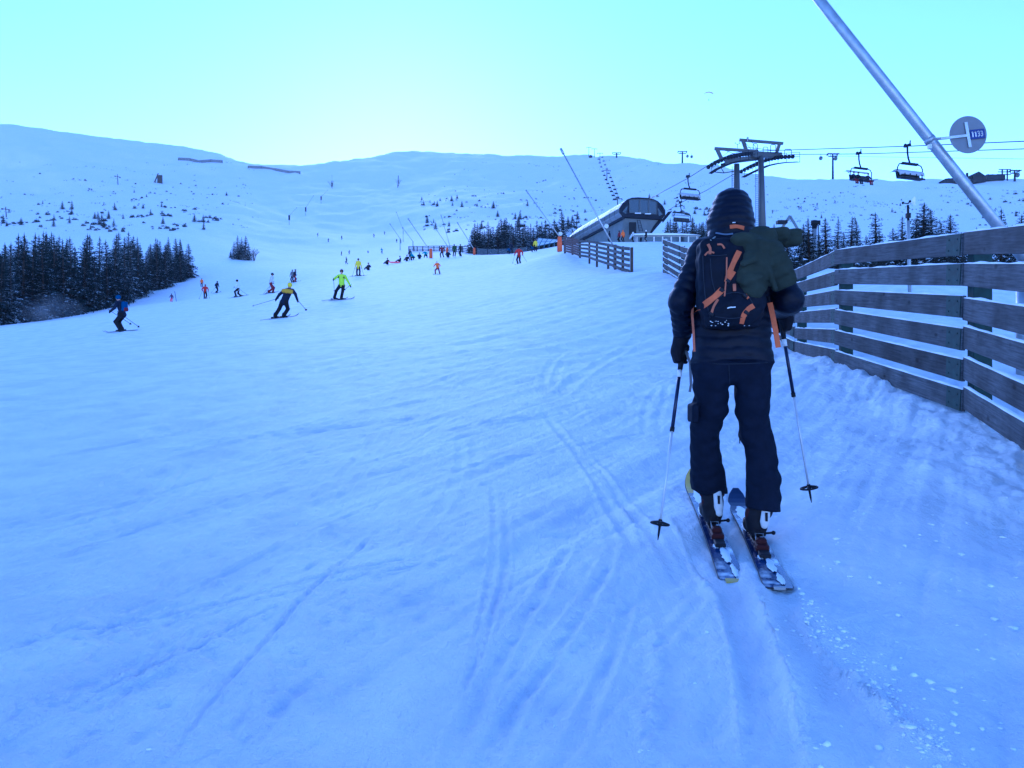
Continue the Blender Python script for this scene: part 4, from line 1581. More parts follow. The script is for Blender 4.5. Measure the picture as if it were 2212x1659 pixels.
    o.location = (x, y, gz(x, y) + .05); o.rotation_euler = (0, 0, PI / 2); o.scale = (1.1, 1.1, 1.1)
    tag(o, 'long pink plastic sled at the left end of the resting row', 'sled')

# ------------------------------------------------------------------ chairlift, station, masts
def z4(zx, zy, d):
    return at(1434.4 + zx * .2266, 259.2 + zy * .2266, d)


def z3(zx, zy, d):
    return at(985.1 + zx * .2344, 293.8 + zy * .2344, d)


def lift_station():
    glass = mat('dark_glass', (.015, .02, .03), .08, spec=.8)
    shell = mat('grey_shell', (.30, .31, .33), .45, .2, noise=(1.5, .85, 1.1), snow=(.62, .35))
    belly = mat('station_hull', (.17, .19, .20), .6, noise=(1, .85, 1.15))
    front = at(1387, 470, 128); front.z = survey_z(470, 128)
    tail = Vector((survey_x(1248, 157), 157, front.z))
    ax = (tail - front); L = ax.length; ax.normalize()
    ry = Vector((ax.y, -ax.x, 0))             # to the right of the nose, seen from the front... from the run
    g0 = 24.0
    root = thing('lift_station', 'grey domed chairlift station with dark glazed front on the crest', 'lift station', (front.x, front.y, g0))
    O = Vector((front.x, front.y, g0))

    def W(s, x, z):
        return Vector(front) + ax * s + ry * x + Vector((0, 0, z)) - O
    wd, ht = 7.9, 3.15
    prof = [(-.42, -.05), (-.5, .18), (-.5, .42), (-.44, .66), (-.34, .86), (-.24, .96), (-.10, 1.0), (.10, 1.0), (.24, .96), (.34, .86), (.44, .66), (.5, .42), (.5, .18), (.42, -.05)]

    def sec(s):
        q = s / L
        dz = 0 if q < .75 else -(q - .75) ** 2 * 26
        sc = 1 - .12 * q
        return [W(s, px * wd * sc, pz * ht * sc + dz) for px, pz in prof]
    # ribbed roof panels along the hall, each its own piece
    n = 14
    for i in range(n):
        s0, s1 = L * i / n, L * (i + 1) / n - .12
        a, b = sec(s0 + .02), sec(s1)
        m = MB()
        k = len(prof)
        ia = [W_ + Vector((0, 0, -.12)) for W_ in a]; ib = [W_ + Vector((0, 0, -.12)) for W_ in b]
        m.add(a + b, [(j, j + 1, k + j + 1, k + j) for j in range(k - 1)])
        m.add(ia + ib, [(j + 1, j, k + j, k + j + 1) for j in range(k - 1)])
        m.add(a + ia, [(j + 1, j, k + j, k + j + 1) for j in range(k - 1)])
        m.add(b + ib, [(j, j + 1, k + j + 1, k + j) for j in range(k - 1)])
        m.build('roof_panel', shell, root)
    # inner dark core that shows in the joints, and the floor of the hall
    core = MB()
    ss = [L * i / 10 for i in range(11)]
    rings = []
    for s in ss:
        r = [p + Vector((0, 0, -.06)) - Vector((0, 0, 0)) for p in sec(s)]
        c = sum(r, Vector()) / len(r)
        rings.append([c + (p - c) * .965 for p in r])
    k = len(prof)
    vs = [p for r in rings for p in r]
    fs = []
    for i in range(10):
        for j in range(k):
            j2 = (j + 1) % k
            fs.append((i * k + j, i * k + j2, (i + 1) * k + j2, (i + 1) * k + j))
    fs.append(tuple(range(10 * k, 11 * k)))
    core.add(vs, fs)
    core.build('hall', M_DARKMETAL, root)
    # glazed nose: dark rim with three tall panes and two corner panes
    m = MB()
    rim = sec(-.05); c = sum(rim, Vector()) / len(rim)
    out = [p + ax * -.25 for p in rim]
    inn = [c + (p - c) * .90 - ax * .28 for p in rim]
    vs = out + inn
    m.add(vs, [(j, (j + 1) % k, k + (j + 1) % k, k + j) for j in range(k)])
    back = [p + ax * .3 for p in out]
    m.add(out + back, [((j + 1) % k, j, k + j, k + (j + 1) % k) for j in range(k)])
    m.build('nose_rim', M_DARKMETAL, root)
    m = MB(); m.add([p + ax * .12 for p in inn], [tuple(range(k))]); m.build('nose_wall', M_DARKMETAL, root)
    fx = lambda x, z, s=-.22: W(s, x * wd, z * ht)
    for x0, x1 in ((-.29, -.075), (-.06, .125), (.14, .31)):
        m = MB()
        q = [fx(x0, .20), fx(x1, .20), fx(x1, .90 if x1 < .3 else .84), fx(x0, .90 if x0 > -.28 else .86)]
        m.add(q + [p + ax * .06 for p in q], [(0, 1, 2, 3), (7, 6, 5, 4), (0, 4, 5, 1), (1, 5, 6, 2), (2, 6, 7, 3), (3, 7, 4, 0)])
        pane = m.build('pane', glass, root)
        f = MB()
        for a, b in ((0, 1), (1, 2), (2, 3), (3, 0)):
            f.beam(q[a] - ax * .05, q[b] - ax * .05, .09, .09)
        f.build('pane_frame', mat('frame_grey', (.09, .1, .11), .5), pane)
    for sg in (-1, 1):
        m = MB(); q = [fx(sg * .45, .2), fx(sg * .36, .12), fx(sg * .33, .55)]
        m.add(q + [p + ax * .06 for p in q], [(0, 1, 2), (5, 4, 3), (0, 3, 4, 1), (1, 4, 5, 2), (2, 5, 3, 0)]); m.build('corner_pane', glass, root)
    for x in (-.12, .1):
        m = MB(); m.box(fx(x, .17, -.5), (.95, .3, .12)); m.build('white_strip', M_SNOWCAP, root)  # two short white strips low in front of the panes
    # guide horn where the rope runs in
    h = W(-.6, wd * .5, .1)
    m = MB(); m.add([h + Vector((-.5, 0, -.8)), h + Vector((.9, -.4, .95)), h + Vector((.35, .2, 1.0)), h + Vector((-.5, .3, -.1)), h + Vector((-.5, .5, -.8)), h + Vector((.9, .1, .95)), h + Vector((.35, .7, 1.0)), h + Vector((-.5, .8, -.1))],
                    [(0, 1, 2, 3), (7, 6, 5, 4), (0, 4, 5, 1), (1, 5, 6, 2), (2, 6, 7, 3), (3, 7, 4, 0)]); m.build('rope_guide', M_DARKMETAL, root)
    # dark edge beams and the tapering hull below
    for sg in (-1, 1):
        m = MB(); m.beam(W(-.2, sg * wd * .42, -.25), W(L * .86, sg * wd * .40, -.45), .45, .35); m.build('edge_beam', M_DARKMETAL, root)
    m = MB()
    t0 = [W(.3, -wd * .40, -.2), W(.3, wd * .40, -.2), W(L * .9, wd * .38, -.3), W(L * .9, -wd * .38, -.3)]
    b0 = [W(3.0, -wd * .30, -4.9), W(3.0, wd * .12, -4.9), W(L * .95, wd * .2, -4.9), W(L * .95, -wd * .34, -4.9)]
    m.add(t0 + b0, [(3, 2, 1, 0), (4, 5, 6, 7), (0, 1, 5, 4), (1, 2, 6, 5), (2, 3, 7, 6), (3, 0, 4, 7)])
    m.build('hull', belly, root)
    m = MB(); m.beam(W(.1, wd * .40, -.4), W(3.4, wd * .10, -4.2), .4, .4); m.build('strut', M_DARKMETAL, root)
    # door and ladder under the nose
    m = MB(); m.box(z3(1627, 852, 127.2) - O, (1.1, .5, 1.9)); m.build('door', M_BLACK, root)
    lad = MB()
    a0, a1, b0_, b1 = z3(1668, 772, 126.5) - O, z3(1694, 772, 126.5) - O, z3(1690, 880, 126.0) - O, z3(1722, 880, 126.0) - O
    lad.tube([a0, b0_], .05, 5); lad.tube([a1, b1], .05, 5)
    for i in range(7):
        q = (i + .5) / 7; lad.tube([a0.lerp(b0_, q), a1.lerp(b1, q)], .035, 5)
    lad.build('ladder', M_DARKMETAL, root)
    # low building with snow on its curved roof
    g = at(1436, 530, 122)
    r2 = thing('low_building', 'low flat building with thick snow on its roof right of the station', 'building', (g.x, g.y, g.z - .3))
    Lb = 9.6
    m = MB(); m.box((0, 0, .75), (Lb, 3.2, 1.5)); m.build('wall', mat('pale_wall', (.33, .34, .36), .7, noise=(2, .9, 1.1)), r2)
    m = MB()
    N = 12; vs = []; fs = []
    for i in range(N + 1):
        x = -Lb / 2 - .35 + (Lb + .7) * i / N
        hgt = 1.95 - .32 * (2 * i / N - 1) ** 2 * (1 if i > N / 2 else .25)
        vs += [(x, -1.95, 1.5), (x, -1.9, hgt - .12), (x, 0, hgt + .12), (x, 1.9, hgt - .12), (x, 1.95, 1.5)]
    for i in range(N):
        for k_ in range(4): fs.append((i * 5 + k_, i * 5 + k_ + 1, i * 5 + 6 + k_, i * 5 + 5 + k_))
    fs += [(0, 1, 2, 3, 4), tuple(N * 5 + j for j in (4, 3, 2, 1, 0))]
    m.add(vs, fs, True); m.build('snow_roof', M_SNOWCAP, r2)
    for i in range(7):
        m = MB(); m.box((-3.9 + i * 1.3, -1.63, .85), (1.12, .08, .85)); w = m.build('window', glass, r2)
        m = MB()
        for sx in (-.6, .6): m.box((-3.9 + i * 1.3 + sx, -1.68, .85), (.09, .1, 1.0))
        m.build('frame', M_WHITEPL, w)
    # slanted lattice screen
    o = z3(720, 1060, 122)
    r3 = thing('lattice_screen', 'slanted screen of pale panes in blue-grey frames left of the orange padded lance', 'screen', o)
    fr = mat('blue_grey_frame', (.10, .16, .22), .5, .3)
    cols_ = [(760, 720), (800, 765), (845, 812), (890, 858), (940, 905), (985, 950)]
    tp = [z3(a, 940 + i * 4, 123.5) - o for i, (a, b) in enumerate(cols_)]
    bt = [z3(b, 1022 - i * 10, 120.5) - o for i, (a, b) in enumerate(cols_)]
    for i in range(6):
        m = MB(); m.tube([bt[i] + Vector((0, 0, -1.6)), bt[i], tp[i]], .07, 6); m.build('post', fr, r3)
    for i in range(5):
        for h0, h1 in ((0.03, .48), (.52, .97)):
            q = [bt[i].lerp(tp[i], h0), bt[i + 1].lerp(tp[i + 1], h0), bt[i + 1].lerp(tp[i + 1], h1), bt[i].lerp(tp[i], h1)]
            cc = sum(q, Vector()) / 4
            q = [cc + (p - cc) * .94 for p in q]
            dn = Vector((0, .04, .03))
            m = MB(); m.add(q + [p + dn for p in q], [(0, 1, 2, 3), (7, 6, 5, 4), (0, 4, 5, 1), (1, 5, 6, 2), (2, 6, 7, 3), (3, 7, 4, 0)])
            m.build('pane', mat('frosted_pane', (.55, .6, .64), .35, noise=(.8, .8, 1.1)), r3)
    for h0 in (0, .5, 1):
        m = MB(); m.tube([bt[i].lerp(tp[i], h0) for i in range(6)], .05, 5); m.build('rail', fr, r3)


LINE_L = [(2330, 300, 58), (1960, 316, 76), (1640, 326, 97), (1576, 336, 101.5), (1528, 360, 106), (1487, 384.5, 110), (1434, 413, 117), (1404, 430, 124)]
LINE_R = [(2330, 318, 68), (1858, 332.5, 92), (1717, 336, 103), (1660, 345, 108.4), (1597, 372, 114.9), (1525, 412, 123), (1470, 438, 130.5), (1442, 455, 133)]


def chair(label, px, py, d, scale=1.0, closed=True, yaw=0.35, riders=0):
    """six-seat chair hanging from a grip sighted at px, py"""
    g = at(px, py, d)
    root = thing('lift_chair', label, 'lift chair', g, yaw)
    root.scale = (scale,) * 3
    dk = M_DARKMETAL
    m = MB(); m.box((0, 0, 0), (.22, .7, .22)); m.tube([(0, -.3, .0), (0, -.35, .4)], .06, 6); m.disc((0, .25, .12), (1, 0, 0), .14, .1, 10); m.build('grip', dk, root)
    m = MB(); m.tube([(0, 0, 0), (.02, 0, -.7), (.12, 0, -1.2), (.3, 0, -1.62)], [.09, .08, .08, .08], 8); m.build('hanger', dk, root)
    # the carrier hangs a little right of the grip
    x0 = .35
    m = MB(); m.tube([(x0 - .95, 0, -1.70), (x0 + .95, 0, -1.70)], .12, 8); m.tube([(x0 - 1.0, .16, -1.76), (x0 + 1.0, .16, -1.76)], .05, 6); m.build('top_bar', dk, root)
    for s in (-1, 1):
        m = MB(); m.tube([(x0 + s * .9, 0, -1.72), (x0 + s * 1.35, .0, -1.82), (x0 + s * 1.55, 0, -2.15), (x0 + s * 1.58, .1, -2.9), (x0 + s * 1.35, .1, -3.15)], .055, 6)
        m.build('side_frame', dk, root)
    m = MB(); m.box((x0, -.05, -3.12), (2.9, .62, .12)); m.build('seat', mat('seat_pad', (.03, .03, .035), .7), root)
    m = MB(); m.box((x0, .28, -2.78), (2.9, .10, .62), Matrix.Rotation(-.18, 3, 'X')); m.build('backrest', mat('seat_pad', (.03, .03, .035), .7), root)
    shellm = mat('bubble_shell', (.42, .44, .50), .3, noise=(2, .85, 1.1))
    m = MB(); N = 10; vs = []; fs = []
    for i in range(N + 1):
        q = i / N
        if closed: a = R(-35) + R(135) * q; yy, zz = .42 - .78 * math.sin(a) * 1.0, -2.78 + .52 * math.cos(a)
        else: a = R(-20) + R(120) * q; yy, zz = .45 - .5 * math.sin(a) + .35, -2.05 + .35 * math.cos(a) * .8 - .1
        bul = 1.5 + .12 * math.sin(math.pi * q)
        for x in (-1, -.92, -.3, .3, .92, 1):
            vs.append((x0 + x * bul, yy + (.12 if abs(x) == 1 else 0), zz - (.12 if abs(x) == 1 else 0)))
    for i in range(N):
        for k in range(5): fs.append((i * 6 + k, i * 6 + k + 1, i * 6 + 7 + k, i * 6 + 6 + k))
    m.add(vs, fs, True)
    bo = m.build('bubble', shellm, root)
    md = bo.modifiers.new('thickness', 'SOLIDIFY'); md.thickness = .03
    m = MB(); m.tube([(x0 - 1.5, -.35, -3.18), (x0 - .7, -.42, -3.2), (x0 + .7, -.42, -3.2), (x0 + 1.5, -.35, -3.18)], .06, 6)
    for x in (-1.1, -.4, .4, 1.1): m.tube([(x0 + x, -.42, -3.2), (x0 + x * .95, -.4, -2.75)], .04, 5)
    m.build('safety_bar', dk, root)
    return root


def sheave_train(name_pts, r, root, o, right=True, n=15):
    P = [Vector(p) - o for p in name_pts]
    # even spacing along the polyline
    seg = [(P[i + 1] - P[i]).length for i in range(len(P) - 1)]
    tot = sum(seg)
    for k in range(n):
        s = tot * (k + .5) / n
        i = 0
        while s > seg[i] and i < len(seg) - 1:
            s -= seg[i]; i += 1
        p = P[i].lerp(P[i + 1], min(s / seg[i], 1))
        d = (P[i + 1] - P[i]).normalized()
        side = d.cross(Vector((0, 0, 1))).normalized()
        m = MB(); m.disc(p - Vector((0, 0, r)), side, r, .22, 14); m.disc(p - Vector((0, 0, r)), side, r * .45, .34, 8)
        m.build('sheave', M_DARKMETAL, root)
    m = MB()
    dn = Vector((0, 0, -.62))
    m.tube([p + Vector((0, 0, -.27)) for p in P], .06, 6)
    sd = (P[-1] - P[0]).cross(Vector((0, 0, 1))).normalized() * .55
    if sd.dot(P[0] + o) < 0: sd = -sd
    # walkway beside the sheaves, with uprights and rails
    m.build('train_beam', M_DARKMETAL, root)
    m = MB()
    for a, b in zip(P[:-1], P[1:]):
        m.beam(a + dn * 1.5 + sd, b + dn * 1.5 + sd, .6, .06)
    m.tube([p + sd * 1.4 + Vector((0, 0, .35)) for p in P], .03, 4); m.tube([p + sd * 1.4 + Vector((0, 0, -.2)) for p in P], .03, 4)
    for p in P: m.tube([p + sd * 1.4 + dn * 1.5, p + sd * 1.4 + Vector((0, 0, .35))], .03, 4)
    m.build('walkway', M_DARKMETAL, root)


def chairlift():
    d0 = 105.0
    foot = at(1645, 540, d0); foot.z = gz(foot.x, foot.y)
    root = thing('lift_tower', 'dark twin-mast chairlift tower with two curved rows of sheaves', 'lift tower', foot)
    o = Vector(foot)
    dk = M_DARKMETAL
    lt = mat('tower_paint', (.075, .08, .09), .5, .2, noise=(.6, .85, 1.15))
    # masts
    lb = at(1592, 540, 103.5); lb.z = gz(lb.x, lb.y) - .5
    m = MB(); m.tube([lb - o, z4(693, 420, 103.5) - o], [.50, .36], 14); m.build('mast', lt, root)
    rb = at(1648, 540, 105); rb.z = gz(rb.x, rb.y) - .5
    m = MB(); m.tube([rb - o, z4(925, 345, 105) - o], [.52, .33], 14); m.build('mast', lt, root)
    for zx, zt, dd in ((672, 440, 102.8), (898, 370, 104.3)):
        a = z4(zx, zt, dd); b = Vector((a.x, a.y, lb.z + .5))
        m = MB(); m.tube([a - o, b - o], .035, 5); m.tube([a + Vector((-.32, 0, 0)) - o, b + Vector((-.32, 0, 0)) - o], .035, 5)
        n = 44
        for i in range(n):
            p = a.lerp(b, (i + .5) / n) - o; m.tube([p, p + Vector((-.32, 0, 0))], .02, 4)
        m.build('ladder', dk, root)
    # cross arms
    m = MB(); m.beam(z4(595, 395, 103) - o, z4(905, 360, 106) - o, .6, .62); m.build('cross_arm', lt, root)
    m = MB(); m.beam(z4(850, 330, 104.6) - o, z4(1110, 338, 108) - o, .6, .7); m.build('cross_arm', lt, root)
    m = MB(); m.beam(z4(540, 430, 104) - o, z4(670, 400, 103.5) - o, .3, .3); m.tube([z4(470, 495, 105) - o, z4(570, 505, 104) - o, z4(665, 490, 103.5) - o], .06, 5)
    m.tube([z4(540, 450, 104.5) - o, z4(570, 500, 104) - o], .05, 5); m.build('brace', dk, root)
    # trains
    NL = [z4(*p) for p in ((408, 440, 106.2), (470, 398, 105.2), (530, 370, 104.2), (600, 342, 103), (680, 322, 101.5), (760, 306, 99.8), (845, 300, 98))]
    FR = [z4(*p) for p in ((722, 482, 115), (800, 440, 113.2), (880, 402, 111.2), (960, 368, 109.2), (1040, 348, 107.2), (1120, 336, 105.4), (1245, 328, 103))]
    sheave_train(NL, .27, root, o, n=15)
    sheave_train(FR, .27, root, o, n=17)
    # lifting gantries over the trains
    for a, b, la, lb_, dd in (((480, 272), (885, 298), ((505, 278), (548, 372)), ((840, 296), (830, 330)), 103), ((717, 190), (1135, 224), ((752, 196), (785, 292)), ((1100, 226), (1072, 312)), 106.5)):
        m = MB()
        m.beam(z4(*a, dd) - o, z4(*b, dd) - o, .3, .34); m.build('gantry_beam', lt, root)
        for q in (la, lb_):
            m = MB(); m.beam(z4(*q[0], dd) - o, z4(*q[1], dd) - o, .34, .42); m.build('gantry_leg', lt, root)
    m = MB()
    for zx0, zx1, zt, zb, dd in ((850, 890, 225, 300, 104), (945, 990, 258, 310, 105), (1015, 1065, 235, 310, 106), (1150, 1215, 278, 330, 107)):
        m.tube([z4(zx0, zb, dd) - o, z4(zx0, zt + 12, dd) - o, z4(zx0 + 8, zt, dd) - o, z4(zx1 - 8, zt, dd) - o, z4(zx1, zt + 12, dd) - o, z4(zx1, zb, dd) - o], .045, 5, False)
    m.tube([z4(800, 262, 104) - o, z4(1000, 285, 105) - o, z4(1215, 290, 107) - o], .04, 5)
    m.tube([z4(830, 200, 106) - o, z4(905, 300, 105) - o], .03, 4); m.tube([z4(770, 210, 106) - o, z4(850, 300, 104) - o], .03, 4)
    m.tube([z4(580, 290, 103) - o, z4(690, 330, 101.5) - o], .03, 4); m.tube([z4(640, 285, 103) - o, z4(560, 345, 104) - o], .03, 4)
    m.build('railing', dk, root)
    m = MB(); p = z4(797, 173, 106) - o; m.ell(p, (.16, .16, .18), 8, 6); m.tube([p, p - Vector((0, 0, .4))], .05, 5); m.build('lamp', M_METAL, root)
    m = MB()
    p = z4(700, 268, 103) - o
    m.tube([p, p + Vector((0, 0, .55))], .03, 4); m.tube([p + Vector((-.28, 0, .65)), p + Vector((-.1, 0, .5)), p + Vector((.1, 0, .5)), p + Vector((.25, 0, .6))], .025, 4)
    for q in (-.28, .25): m.ell(p + Vector((q, 0, .66)), (.07, .07, .07), 6, 4)
    m.build('wind_gauge', dk, root)
    # ropes
    for lab, ln, seg in (('near hauling rope running over the left sheave row of the tower', LINE_L, NL), ('far hauling rope running over the right sheave row of the tower', LINE_R, FR)):
        pts = [at(*p) for p in ln]
        head = [p for p in pts if p.y < seg[-1].y - .5]
        tailp = [p for p in pts if p.y > seg[0].y + .5]
        line = head + list(reversed(seg)) + tailp
        line[0] = line[0] + Vector((0, 0, .0))
        m = MB(); m.tube(line, .045, 6)
        oo = m.build('hauling_rope', M_ROPE); tag(oo, lab, 'rope')
    chair('empty chair with closed bubble hanging left of the tower above the station', 1486, 381, 110, 1.0, True)
    chair('chair low over the trees right of the station, behind the first chair', 1470, 437, 130.5, 1.0, False)
    ch = chair('chair carrying three riders, right of the tower', 1855, 331, 92, 1.0, False)
    chair('nearest empty chair with closed bubble beside the slanted lance', 1960, 314.5, 76, 1.0, True)
    g = at(1855, 331, 92)
    for k, (dx, j, t, lab) in enumerate(((-.75, 'navy', 'darkred', 'left rider on the occupied chair, beside the middle one'), (-.1, 'black', 'navy', 'middle rider on the occupied chair, all dark'),
                                         (1.35, 'navy', 'darkred', 'right rider on the occupied chair, red trousers'))):
        c = Matrix.Rotation(.35, 4, 'Z') @ Vector((dx, -.05, -3.12))
        o_ = person(lab, 0, 0, 1.75, .35 + math.pi, j, t, 'black', 'sit', .05, 'black', loc=g + c - Vector((0, 0, .1)), feet=((-.12, .5, -.5), (.12, .5, -.5)), ski_pitch=False, who=lab)
    # far gondola line over the ridge
    cab = mat('gondola_cabin', (.10, .11, .13), .3)

    def pylon(label, px, ytop, ybase, d, wid, cabins=(), head=2, name='gondola_tower'):
        b = at(px, ybase, d); b.z = gz(b.x, b.y)
        top = survey_z(ytop, d) - b.z
        r = thing(name, label, 'lift pylon', b)
        m = MB(); m.tube([(0, 0, -2), (0, 0, top)], [wid * .09 + .15, wid * .06 + .1], 8); m.build('mast', dk, r)
        m = MB()
        m.beam((-wid / 2, 0, top), (wid / 2, 0, top), .5, .5)
        if head > 1: m.beam((-wid / 2 * .8, 0, top - 1.6), (wid / 2 * .8, 0, top - 1.6), .5, .5)
        for x in (-.5, -.2, .2, .5):
            m.beam((x * wid * .9, 0, top - 1.6), (x * wid * .9, 0, top + .4), .25, .25)
        for s in (-1, 1):
            m.beam((s * wid * .45, -2, top - .4), (s * wid * .45, 2, top - .4), .4, .5)
        m.build('cross_arm', dk, r)
        return r
    for lab, px, yt, yb, d, w in (('leftmost far pylon with low crossarms on the middle ridge', 1332, 330, 342, 800, 9), ('far gondola pylon on the ridge left of the tower', 1474, 327, 358, 640, 7.5),
                                  ('far gondola pylon on the ridge between tower and occupied chair', 1799, 332, 391, 480, 6.5), ('rightmost far gondola pylon at the right picture edge', 2192, 368, 394, 440, 5.5)):
        pylon(lab, px, yt, yb, d, w)
    for lab, px, py, d in (('left one of two cabins beside the ridge pylon left of the tower', 1485, 337, 640), ('right one of two cabins beside the ridge pylon left of the tower', 1494, 338, 640),
                           ('gondola cabin hanging left of the pylon between tower and chair', 1773, 341, 480), ('gondola cabin half behind the pylon between tower and chair', 1805, 342, 479),
                           ('gondola cabin on the rightmost far pylon', 2198, 378, 440)):
        p = at(px, py, d)
        r = thing('gondola_cabin', lab, 'gondola', p - Vector((0, 0, 1.2)))
        m = MB(); m.ell((0, 0, 1.0), (1.15, 1.1, 1.25), 12, 8); m.build('cabin', cab, r)
        m = MB(); m.box((0, -.95, 1.25), (1.3, .35, .9)); m.build('window', mat('dark_glass', (.015, .02, .03), .08), r)
        m = MB(); m.tube([(0, 0, 2.2), (0, 0, 3.6)], .1, 6); m.build('hanger', dk, r)
    gr = [at(1330, 331, 800), at(1474, 328, 640), at(1640, 341, 560), at(1799, 334, 480), at(2000, 343, 450), at(2192, 369, 440)]
    m = MB()
    gr = [at(1799, 337, 478), at(1960, 340, 430), at(2110, 342, 395), at(2330, 345, 350)]
    m.tube(gr, .09, 5); tag(m.build('gondola_rope', M_ROPE), 'thin gondola rope running right from the ridge pylon', 'rope')
    # old chairlift climbing the middle hill
    pl = ((1272, 317, 338, 885, 'leftmost thin mast on the middle summit'), (1284, 320, 339, 880, 'second thin mast on the middle summit'), (1296, 332, 354, 800, 'topmost pylon of the small lift climbing the middle hill'),
          (1311, 370, 392, 640, 'second pylon from the top of the small middle lift'), (1334, 423, 438, 480, 'lowest pylon of the small middle lift, behind the station roof'))
    for px, yt, yb, d, lab in pl:
        x, y = ground_far(px, yb, 120)
        b = Vector((x, y, gz(x, y))); H = (yb - yt) / F * y
        r = thing('lift_pylon', lab, 'lift pylon', b)
        m = MB(); m.tube([(0, 0, -2), (0, 0, H)], [.35, .25], 7); m.build('mast', dk, r)
        m = MB(); m.beam((-2.6, 0, H), (2.6, 0, H), .35, .35); m.beam((-2.6, -1, H - .5), (-2.6, 1, H - .5), .3, .5); m.beam((2.6, -1, H - .5), (2.6, 1, H - .5), .3, .5); m.build('cross_arm', dk, r)
    m = MB(); m.box((0, 0, 1.2), (3.2, 3, 2.4)); m.add([(-1.8, -1.7, 2.4), (1.8, -1.7, 2.4), (1.8, 1.7, 2.4), (-1.8, 1.7, 2.4), (0, -1.7, 3.6), (0, 1.7, 3.6)], [(0, 1, 4), (2, 3, 5), (0, 4, 5, 3), (1, 2, 5, 4)])
    oo = m.build('summit_hut', M_DARKMETAL); x, y = ground_far(1276, 340, 200); oo.location = (x, y, gz(x, y) - .5); tag(oo, 'tiny dark hut between the summit masts', 'hut')
    k = 0
    for side in (0, 1):
        for i in range(11):
            q = (i + (.25 if side else .75)) / 11
            zx = np.interp(q, [0, .2, .5, 1], [1305 if not side else 1345, 1330 if not side else 1372, 1378 if not side else 1428, 1470 if not side else 1500])
            zy = np.interp(q, [0, .2, .5, 1], [185, 262, 390, 590])
            px, py = 985.1 + zx * .2344, 293.8 + zy * .2344
            x, y = ground_far(px, py + 14, 200)
            p = at(px, py, y)
            o_ = MB(); o_.tube([(0, 0, 1.9), (.15, 0, .5)], .07, 4); o_.box((0, 0, .1), (1.5, .5, .18)); o_.box((0, .3, .45), (1.5, .12, .6))
            if k == 0:
                first = o_.build('small_chair', dk); oo = first
            else:
                oo = first.copy(); col.objects.link(oo)
            oo.location = p - Vector((0, 0, .6)); oo.scale = (1.3,) * 3
            tag(oo, 'tiny chair in the %s row of the small lift on the middle hill' % ('right' if side else 'left'), 'lift chair', 'tiny chairs of the %s row' % ('right' if side else 'left'))
            k += 1


def lance(label, base, tip, r=.06, pad=None, disc=None, lower=1.4, name='snow_lance'):
    """slender snow-making lance: upright foot tube, slanting pole, nozzle head"""
    base, tip = Vector(base), Vector(tip)
    gzv = gz(base.x, base.y)
    root = thing(name, label, 'snow lance', (base.x, base.y, gzv))
    o = Vector((base.x, base.y, gzv))
    m = MB(); m.tube([(0, 0, -.5), base - o], r * 1.35, 10); m.build('foot_tube', M_METAL, root)
    m = MB(); m.tube([base - o - (tip - base).normalized() * .3, tip - o], [r, r * .8], 12); m.build('pole', M_METAL, root)
    u = (tip - base).normalized()
    m = MB(); m.tube([tip - o - u * .1, tip - o + u * .35], r * 1.6, 10); m.build('nozzle_head', M_METAL, root)
    if pad:
        p0 = Vector((0, 0, .05)); m = MB()
        m.tube([p0, p0 + Vector((0, 0, pad * .5)), p0 + Vector((0, 0, pad))], [.26, .25, .2], 10); m.build('crash_pad', M_ORANGE, root)
    if disc:
        q, rad = disc
        c = base.lerp(tip, q) - o + Vector((.32 * rad / .23, -r * 1.5, .05))
        m = MB(); m.disc(c, (0, 1, 0), rad, .02, 24); m.build('sign_disc', M_METAL, root)
        m = MB(); m.beam(base.lerp(tip, q) - o, c, .04, .05); m.build('sign_arm', M_METAL, root)
    return root


DIGITS = {'1': [((.28, 0), (.28, 1)), ((.28, 1), (.08, .80))],
          '3': [((.04, .92), (.2, 1)), ((.2, 1), (.4, .95)), ((.4, .95), (.47, .78)), ((.47, .78), (.4, .58)), ((.4, .58), (.2, .53)), ((.4, .55), (.5, .3)), ((.5, .3), (.42, .07)), ((.42, .07), (.22, 0)), ((.22, 0), (.02, .08))]}


